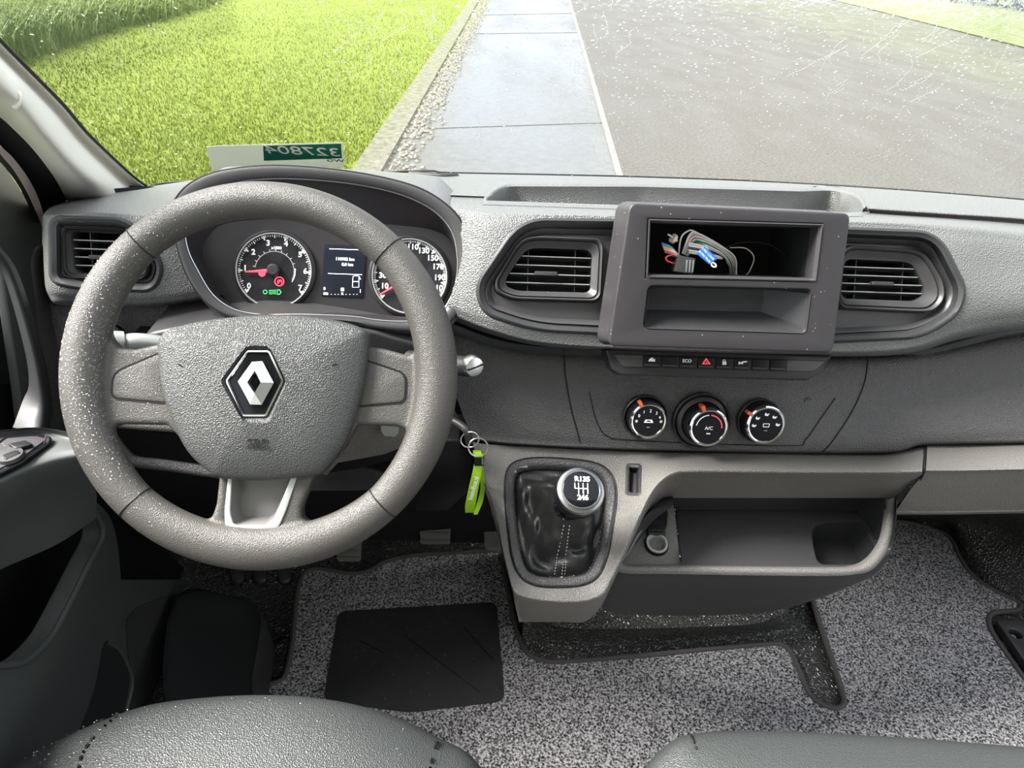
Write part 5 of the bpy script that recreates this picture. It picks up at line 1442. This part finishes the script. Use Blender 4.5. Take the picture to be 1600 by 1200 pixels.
# ================================================================== GLOVEBOX
GBX = thing('glovebox', 'passenger glovebox with a pale grip ledge right of the open shelf', 'glovebox', at(1540, 800, .68))
r1 = [[(1449, 696.5, .73), (1500, 695, .73), (1600, 694, .72), (1800, 691, .71)], [(1449, 697, .695), (1500, 696, .695), (1600, 695, .685), (1800, 692, .67)],
      [(1447, 731, .650), (1500, 731, .65), (1600, 729, .645), (1800, 726, .63)], [(1446, 736, .647), (1500, 736, .647), (1600, 734, .642), (1800, 731, .625)],
      [(1444, 741, .650), (1500, 741, .650), (1600, 739, .645), (1800, 736, .63)], [(1425, 762, .657), (1490, 765, .655), (1600, 765, .65), (1800, 765, .635)],
      [(1401, 797, .668), (1480, 797, .665), (1600, 795, .66), (1800, 793, .645)], [(1400, 802, .675), (1480, 802, .672), (1600, 800, .668), (1800, 798, .65)], [(1400, 804, .76), (1480, 804, .76), (1600, 802, .76), (1800, 800, .76)]]
gridmesh('lid', surf(longer(r1, .3), M=110, n=8), M['taupe'], GBX, sharp=70)
tube('lid_gap', [at(1446, 696, .700), at(1445, 715, .675), at(1443, 737, .652), at(1432, 757, .66), at(1412, 782, .67), at(1402, 793, .675)], .0022, M['void'], GBX, n=8)

# ================================================================== PILLAR, STICKER
def band(name, L, Rr_, mt, par=None, mid=None, n=8, **k):
    rows = [L] + ([mid] if mid else []) + [Rr_]
    return gridmesh(name, surf(rows, M=60, n=n), mt, par, **k)
def ws(x, y, off=.006):
    return WS.P(x, y, off)
pr_ = [(-100, -45), (0, 62), (50, 113), (100, 164), (140, 211), (190, 259), (215, 281), (236, 295)]
Rp = [ws(x - 3, y + 2) for x, y in pr_]
Rp0 = [ws(x - 1, y + 1, -.004) for x, y in pr_]
pl_ = [(-100, 95, .60), (0, 183, .72), (20, 201, .745), (45, 226, .785), (65, 250, .82), (84, 276, .87), (96, 297, .92), (104, 314, .96)]
pm_ = [(-100, 20), (0, 118), (35, 152), (72, 200), (105, 240), (135, 272), (155, 292), (165, 312)]
pmY = [.56, .665, .70, .745, .80, .86, .92, .97]
pil = gridmesh('trim_1', surf([Rp0, Rp, [ws(x - 14, y + 12, .014) for x, y in pr_], [at(x, y, q) for (x, y), q in zip(pm_, pmY)], [at(*p) for p in pl_]], M=70, n=8), M['trim'], None, sharp=80)
struct(pil, 'pale grey windscreen pillar trim on the driver side')
sl = tube('trim_2', [ws(x, y, .004) for x, y in pr_], .0022, M['seal'], None, n=8); struct(sl, 'black rubber seal along the pillar')
lathe('pillar_button', lean(at(27, 157, .69), 30, -40), 0, 0, [(.0085, 0), (.008, .0015), (0, .002)], M['trim'], None, n=24)
pb = bpy.data.objects['pillar_button']; tag(pb, 'round cover cap on the pale windscreen pillar', 'cap')
s2 = [(-60, 150, .66), (0, 226, .76), (20, 246, .79), (42, 275, .83), (58, 305, .875), (70, 340, .90)]
sb = gridmesh('trim_3', surf([[at(x, y, q + .0) for x, y, q in pl_[1:]], [at(x - 14, y + 12, q + .03) for x, y, q in s2], [at(*p) for p in s2]], M=50), M['seal'], None); struct(sb, 'black door seal behind the pillar trim')
pt = [(-60, 158, .66), (0, 240, .765), (20, 264, .80), (42, 300, .84), (58, 335, .88), (66, 355, .90)]
gp = gridmesh('trim_4', surf([[at(*p) for p in s2], [at(*p) for p in pt]], M=40), M['paint'], None); struct(gp, 'painted door frame edge')
stk = thing('sticker', 'pale inspection sticker with green band and mirrored number low on the windscreen', 'sticker', WS.P(430, 262, .001))
so_ = [(322, 229), (340, 227), (536, 222), (538, 260), (331, 266)]
sp_ = plate('paper', WS, [WS.px(x, y) for x, y in so_], [], .0004, .001, .0, mat('sticker_paper', (.50, .52, .47), .6), stk)
plate('green_band', WS, [WS.px(x, y) for x, y in ((411, 227), (533, 223.5), (534.5, 246), (412.5, 250))], [], .001, .0014, .0, mat('sticker_green', (.05, .30, .22), .5), sp_)
textpx('number', '327804', WS, 473, 236.5, 12.5, mat('sticker_print', (.75, .78, .7), .5), sp_, w=.0019, mirror=False, sx=-1.12, rot=.0)
textpx('letters', 'WG', WS, 524, 251, 4.5, M['fascia'], sp_, w=.0015, sx=-1.2)

bpy.data.materials['sticker_print'].node_tree.nodes['Principled BSDF'].inputs['Base Color'].default_value = (.95, .95, .9, 1)
for n_ in ('sticker_paper', 'sticker_green'):   # thin printed film, lit through by the daylight
    m = bpy.data.materials[n_]; nt = m.node_tree; b = nt.nodes['Principled BSDF']; o = nt.nodes['Material Output']
    tl = nt.nodes.new('ShaderNodeBsdfTranslucent'); tl.inputs[0].default_value = tuple(min(1, c * 1.0) for c in b.inputs['Base Color'].default_value[:3]) + (1,)
    mx = nt.nodes.new('ShaderNodeMixShader'); mx.inputs[0].default_value = .6
    nt.links.new(b.outputs[0], mx.inputs[1]); nt.links.new(tl.outputs[0], mx.inputs[2]); nt.links.new(mx.outputs[0], o.inputs['Surface'])

# ================================================================== FLOOR
FZ = Fr((0, 0, .0), (1, 0, 0), (0, 1, 0))
MT = thing('floor_mat', 'speckled grey carpet mat covering the cab floor, cut round the gear console', 'floor mat', (.4, .8, 0))
mo = [(372, 1080), (398, 1074), (432, 1066), (447, 1052), (457, 1000), (462, 945), (470, 905), (480, 893), (500, 889), (548, 896), (575, 892), (600, 879), (640, 869), (700, 865), (772, 861), (782, 868), (789, 900), (800, 955), (812, 1000), (826, 1022), (848, 1032), (880, 1034), (1000, 1025), (1100, 1015), (1203, 1006), (1224, 1009), (1237, 1022), (1250, 1052), (1262, 1080), (1278, 1097), (1300, 1106), (1313, 1105), (1319, 1096), (1315, 1075), (1300, 1030), (1285, 985), (1272, 945), (1262, 900), (1260, 850), (1290, 815), (1395, 814), (1440, 821), (1474, 833), (1489, 847), (1500, 872), (1522, 902), (1560, 926), (1591, 941), (1594, 949), (1585, 954), (1553, 957), (1545, 966), (1547, 981), (1560, 1004), (1600, 1060), (1700, 1190), (1700, 1330), (300, 1330), (300, 1120)]
MO_ = FZ.poly(cr(mo[:-4], 3, False), .012) + FZ.poly(mo[-4:], .012)
plate('carpet', FZ, MO_, [], .002, .012, .002, M['carpet'], MT)
tube('edge_piping', [FZ.p(a, b, .011) for a, b in MO_[:-3]], .0055, M['piping'], MT, smoothpath=False, n=8)
hp = fillet(FZ.poly([(528, 955), (776, 940), (789, 1095), (640, 1113), (505, 1095)], .014), .02, 6)
plate('heel_pad', FZ, hp, [], .010, .0145, .0012, M['heel'], MT, label='smooth black heel pad')
for a, b in (((632, 992), (750, 1082)), ((560, 1000), (600, 1020)), ((725, 980), (770, 1030))):
    strip('pad_groove', FZ, [FZ.px(*a, .0145), FZ.px(*b, .0145)], .003, .0140, .0150, M['void'], MT)
# rubber hump under the console
hump = surf([[atz(x, y, .0) for x, y in ((815, 1018), (900, 1030), (1100, 1016), (1225, 1000), (1262, 990))],
             [atz(x, y, .006) for x, y in ((815, 1000), (900, 1008), (1100, 998), (1215, 985), (1256, 975))],
             [atz(x, y, .045) for x, y in ((818, 968), (900, 985), (1100, 982), (1190, 975), (1235, 960))],
             [atz(x, y, .06) for x, y in ((818, 960), (900, 978), (1100, 976), (1188, 970), (1232, 950))],
             [atz(x, y, .062) for x, y in ((815, 930), (900, 940), (1100, 940), (1190, 940), (1235, 930))],
             [atz(x, y, .06) for x, y in ((800, 850), (900, 860), (1100, 860), (1190, 860), (1235, 860))]], M=60, n=8)
struct(gridmesh('floor_tunnel', hump, M['rubber'], None, sharp=80), 'pebbled rubber hump under the console')
# rising rubber kick wall on the right
kw = surf([[atz(x, y, .0) for x, y in ((1270, 806), (1440, 820), (1476, 832), (1500, 870), (1540, 910), (1592, 940), (1700, 985))],
           [atz(x, y, .02) for x, y in ((1270, 800), (1445, 812), (1482, 822), (1506, 855), (1546, 895), (1600, 926), (1710, 970))],
           [atz(x, y, .10) for x, y in ((1270, 790), (1450, 800), (1510, 806), (1560, 824), (1600, 850), (1650, 880), (1740, 930))],
           [atz(x, y, .28) for x, y in ((1270, 755), (1450, 765), (1510, 768), (1570, 780), (1620, 790), (1680, 800), (1760, 820))]], M=60, n=8)
struct(gridmesh('floor_kick_wall', kw, M['rubber'], None, sharp=80), 'pebbled rubber rising at the right side')
fbk = thing('floor_bracket', 'grey floor bracket with a bolt hole at the right edge of the mat', 'bracket', atz(1590, 1000, .01))
bq = fillet(FZ.poly([(1556, 968), (1640, 966), (1720, 1120), (1640, 1090)], .02), .01, 4)
hcx = FZ.px(1587, 990, .02)
plate('bracket_plate', FZ, bq, [circ(*hcx, .012, 24)], .001, .020, .002, M['mid'], fbk)
lathe('bolt_head', FZ, *hcx, [(.006, .004), (.006, .010), (0, .010)], M['satin'], fbk, n=6)
# left footwell
dead = thing('footwell_cover', 'smooth black moulded cover in the left footwell', 'trim cover', atz(340, 1040, 0))
dq = [(270, 930), (370, 930), (398, 940), (411, 958), (411, 985), (398, 1060), (385, 1120), (260, 1120)]
dz = [atz(x, y, .11) for x, y in cr(dq, 4, True)]; dcn = cen(dz)
loft('moulding', [[p + V((0, 0, -.11)) + V((p.x - dcn.x, p.y - dcn.y, 0)) * .12 for p in dz], [p + V((0, 0, -.015)) for p in dz], [dcn + (p - dcn) * .97 + V((0, 0, -.002)) for p in dz], [dcn + (p - dcn) * .9 for p in dz], [dcn + (p - dcn) * .8 + V((0, 0, -.006)) for p in dz]], M['dark'], dead, rs=False, cap1=True, sharp=60)
for i, x in enumerate((372, 408, 446)):
    c0, c1 = atz(x - 6, 878, .0), atz(x, 908, .0)
    r_ = .014
    d = (c1 - c0); d.z = 0; L = d.length; d.normalize(); F2 = Fr(c0, d, V((-d.y, d.x, 0)))
    q = [(math.cos(a) * r_ + L, math.sin(a) * r_) for a in [(-90 + 15 * k) * PI / 180 for k in range(13)]] + [(math.cos(a) * r_, math.sin(a) * r_) for a in [(90 + 15 * k) * PI / 180 for k in range(13)]]
    o = plate('foot_rib', F2, q, [], .0, .014, .005, M['mid'], None)
    tag(o, ['leftmost raised oval rib on the rubber floor below the wheel', 'middle raised oval rib on the rubber floor below the wheel', 'rightmost raised oval rib beside the carpet mat'][i], 'floor rib', 'oval ribs moulded in the rubber floor')
rp_ = FZ.poly([(416, 1060), (430, 1005), (440, 996), (453, 996), (445, 1045), (436, 1060)], .002)
strip('floor_groove', FZ, fillet(rp_, .008, 4), .003, .0, .004, M['black'], None, closed=True)
struct(bpy.data.objects['floor_groove'], 'oval groove in the rubber floor')
# pedals
def pedal(name, lab, x, y, z, wpx, hpx, ribs, vert, deg):
    c = atz(x, y, z); F2 = lean(c, deg)
    t = thing(name, lab, 'pedal', c + V((0, .05, -.05)))
    q = fillet(F2.poly([(x - wpx / 2, y - hpx / 2), (x + wpx / 2, y - hpx / 2), (x + wpx / 2 - 3, y + hpx / 2), (x - wpx / 2 + 3, y + hpx / 2)]), .006, 4)
    plate('pedal_pad', F2, q, [], -.012, .0, .002, M['pedal'], t)
    u0 = min(a for a, b in q); u1 = max(a for a, b in q); v0 = min(b for a, b in q); v1 = max(b for a, b in q)
    for k in range(ribs):
        f = (k + .5) / ribs
        if vert: P_ = [(u0 + (u1 - u0) * f, v0 + .008), (u0 + (u1 - u0) * f, v1 - .004)]
        else: P_ = [(u0 + .004, v0 + (v1 - v0) * f), (u1 - .004, v0 + (v1 - v0) * f)]
        strip('tread', F2, P_, .0045, -.001, .003, M['taupe'], t)
    tube('pedal_arm', [F2.p((u0 + u1) / 2, (v0 + v1) / 2, -.01), F2.p((u0 + u1) / 2, v1 + .05, -.05), F2.p((u0 + u1) / 2, v1 + .2, -.08)], .008, M['black'], t)
pedal('brake_pedal', 'wide ribbed brake pedal under the dash left of the key strap', 680, 815, .17, 52, 72, 6, False, 35)
pedal('accelerator_pedal', 'narrow accelerator pedal with upright ribs beside the gear console', 770, 838, .12, 30, 44, 4, True, 35)
pedal('clutch_pedal', 'clutch pedal peeking out below the wheel rim', 545, 855, .14, 42, 46, 4, False, 35)

# ================================================================== SEATS
def seat(name, lab, crest, seams, Ys, side=0):
    t = thing(name, lab, 'seat', at(crest[len(crest) // 2][0], 1200, .4) + V((0, 0, -.5)))
    zc = .46
    C0 = [atz(x, y, zc - max(0, (y - 1085) * .0004)) for x, y in crest]
    rows = [[p + V((0, -.03, -.22)) for p in C0], [p + V((0, -.0, -.10)) for p in C0], [p + V((0, .004, -.035)) for p in C0], [p for p in C0],
            [p + V((0, -.03, .014)) for p in C0], [p + V((0, -.09, .020)) for p in C0], [p + V((0, -.20, .016)) for p in C0], [p + V((0, -.45, -.01)) for p in C0]]
    G_ = surf(rows, M=110, n=8)
    o = gridmesh('cushion', G_, M['seat'], t, sharp=180)
    for s in seams:
        tube('seam', [lay(G_, a, b, .0022) for a, b in cr(s, 8)], .0014, M['black'], o, n=6, smoothpath=False)
    return t, G_
t, GS = seat('driver_seat', 'grey black vinyl driver seat cushion with rain drops at its left', [(-80, 1290), (20, 1200), (90, 1158), (165, 1124), (235, 1101), (320, 1090), (400, 1086), (480, 1089), (560, 1102), (630, 1125), (690, 1155), (735, 1180), (770, 1230), (800, 1300)],
     [[(182, 1121), (150, 1150), (130, 1180), (122, 1210)], [(684, 1156), (676, 1180), (668, 1215)]], None)
dv, df = [], []
for i in range(420):
    x = min(620, abs(random.gauss(0, 260))) ; y = random.uniform(1095, 1210)
    if i == 0: FL = [(pix(p), p) for r in GS[20::3] for p in r[::3]]
    q = min(FL, key=lambda t_: (t_[0][0] - x) ** 2 + (t_[0][1] - y) ** 2)
    if abs(q[0][0] - x) > 12 or abs(q[0][1] - y) > 12: continue
    drop3(q[1] + V((random.uniform(-.004, .004), random.uniform(-.006, .006), 0)), (0, -.2, 1), random.choice((.0006, .0009, .0013, .0017)))
tag(mk('seat_rain_drops', dv, df, M['film'], sharp=80), 'rain drops on the left of the driver seat', 'raindrops', kind='stuff')
seat('passenger_seat', 'grey black vinyl passenger bench cushion at the lower right', [(940, 1330), (975, 1262), (1010, 1200), (1038, 1168), (1068, 1150), (1120, 1143), (1200, 1142), (1300, 1146), (1450, 1155), (1600, 1167), (1750, 1180), (1900, 1200)],
     [[(1080, 1151), (1088, 1175), (1095, 1212)]], None)

# ================================================================== DRIVER DOOR
def FX(X): return Fr((X, 0, 0), (0, 1, 0), (0, 0, 1))
DR = thing('driver_door', 'dark plastic driver door with armrest, pull pocket and speaker grille', 'door', FX(-.52).P(100, 1100))
F1, F2_, F3 = FX(-.60), FX(-.555), FX(-.50)
inner_p = [(-200, 640), (60, 650), (120, 690), (300, 860), (330, 1300), (-200, 1500)]
plate('door_skin', F1, F1.poly([(-250, 600), (70, 600), (110, 650), (112, 690), (200, 800), (300, 900), (320, 1100), (300, 1400), (-250, 1700)]), [], -.01, .0, .0, M['black'], DR)
gq = fillet(F2_.poly([(180, 905), (285, 905), (287, 985), (272, 1035), (240, 1100), (225, 1180), (175, 1180)]), .004, 4)
plate('speaker_panel', F2_, gq, [], -.02, .0, .003, M['door'], DR)
gr = fillet(F2_.poly([(197, 968), (212, 950), (248, 935), (278, 928), (279, 975), (266, 1025), (236, 1080), (210, 1075), (199, 1020)], .001), .006, 4)
plate('speaker_grille', F2_, gr, [], .0, .0025, .001, mat('grille_mesh', (.06, .06, .062), .5, bump=('cells', 500, 1., .001)), DR)
pk = [(-250, 1050), (0, 1040), (42, 1032), (80, 995), (103, 955), (140, 880), (160, 838), (154, 808), (120, 776), (132, 770), (170, 800), (186, 850), (192, 940), (183, 990), (200, 1030), (207, 1068), (196, 1118), (160, 1300), (-250, 1700)]
plate('pocket_wall', F3, F3.poly(cr(pk[:-2], 4, False) + pk[-2:]), [], -.03, .0, .005, M['door'], DR, res=3)
tube('pocket_edge', [F3.P(x, y, .001) for x, y in ((-100, 1045), (0, 1040), (42, 1032), (80, 995), (103, 955), (140, 880), (160, 838), (154, 808), (124, 777))], .004, M['door'], DR, n=10)
tube('lower_edge', [F3.P(x, y, .001) for x, y in ((168, 1004), (186, 1016), (199, 1040), (206, 1068), (196, 1115))], .0035, M['door'], DR, n=10)
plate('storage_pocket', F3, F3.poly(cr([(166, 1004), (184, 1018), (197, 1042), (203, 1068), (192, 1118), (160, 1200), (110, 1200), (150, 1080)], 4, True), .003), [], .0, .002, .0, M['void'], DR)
# armrest with window switches
AZ = .70
def az(x, y, z=AZ): return atz(x, y, z)
ar = surf([[az(-150, 690, .71), az(0, 672, .71), az(60, 668, .71), az(118, 676, .71)],
           [az(-150, 700), az(0, 682), az(60, 676), az(120, 688)],
           [az(-150, 800), az(0, 740), az(75, 712), az(128, 705)],
           [az(-150, 850, .685), az(0, 768, .685), az(80, 735, .685), az(135, 722, .685)],
           [az(-150, 900, .62), az(0, 830, .62), az(90, 790, .62), az(150, 765, .62)],
           [az(-150, 960, .56), az(0, 890, .56), az(90, 850, .56), az(150, 810, .56)]], M=50, n=7)
gridmesh('armrest', ar, M['door'], DR, sharp=80)
FA = Fr(az(40, 705, AZ + .001), (1, 0, 0), (0, 1, 0))
bz = fillet(FA.poly([(-20, 705), (10, 683), (62, 679), (82, 684), (80, 692), (40, 722), (0, 742), (-20, 750)], .003), .006, 4)
sb_ = plate('switch_bezel', FA, bz, [], .0, .005, .0015, M['gloss'], DR)
plate('switch_plate', FA, grow(bz, -.006), [], .004, .0062, .0005, M['fascia'], sb_)
plate('window_switch', FA, fillet(FA.poly([(12, 694), (40, 688), (52, 694), (24, 702)], .01), .002, 3), [], .006, .011, .0015, M['black'], sb_)
plate('window_switch', FA, fillet(FA.poly([(2, 712), (26, 703), (34, 708), (8, 720)], .01), .002, 3), [], .006, .011, .0015, M['black'], sb_)
lathe('mirror_knob', FA, *FA.px(16, 712, .008), [(.013, .006), (.012, .010), (0, .011)], M['mid'], sb_, n=28)
# upper trim ahead of the window, window strip and the mirror beyond
F4 = FX(-.575)
plate('window_surround', F4, F4.poly([(-200, 60), (-30, 190), (0, 246), (30, 290), (62, 350), (75, 480), (90, 560), (104, 620), (110, 690), (40, 690), (30, 600), (5, 430), (-40, 300), (-200, 200)]), [], -.012, .0, .003, M['door'], DR)
ws_ = gridmesh('window_strip', surf([[at(-30, 380, .66), at(5, 430, .69), at(38, 545, .70), at(45, 600, .70), at(36, 625, .69), at(20, 668, .66)],
        [at(-12, 380, .66), at(20, 430, .685), at(55, 545, .69), at(66, 600, .69), at(70, 640, .68), at(64, 674, .65)],
        [at(-4, 380, .70), at(30, 430, .72), at(66, 545, .73), at(78, 600, .73), at(82, 640, .72), at(76, 674, .69)]], M=40, n=5), M['dark'], DR, sharp=80)
gsk = gridmesh('dash_end_trim', surf([[at(56, 385, .80), at(48, 410, .78), at(55, 470, .76), at(66, 560, .74), at(88, 660, .72)], [at(74, 380, .83), at(72, 410, .82), at(82, 470, .80), at(104, 560, .78), at(116, 660, .76)]], M=40), M['low'], D, sharp=80)
MR = thing('door_mirror', 'door mirror glass glimpsed past the window strip at the far left', 'mirror', at(-30, 640, 1.0) + V((-.1, 0, 0)))
FMm = Fr(atx(-6, 600, -.80), V((.7, -.5, 0)), V((0, 0, 1)))
mq = [FMm.px(x, y) for x, y in ((-60, 535), (0, 545), (12, 570), (15, 605), (8, 640), (0, 665), (-60, 680))]
plate('mirror_glass', FMm, mq, [], .0, .004, .001, M['chrome'], MR)
plate('mirror_shell', FMm, grow(mq, .01), [], -.06, -.001, .008, M['black'], MR)
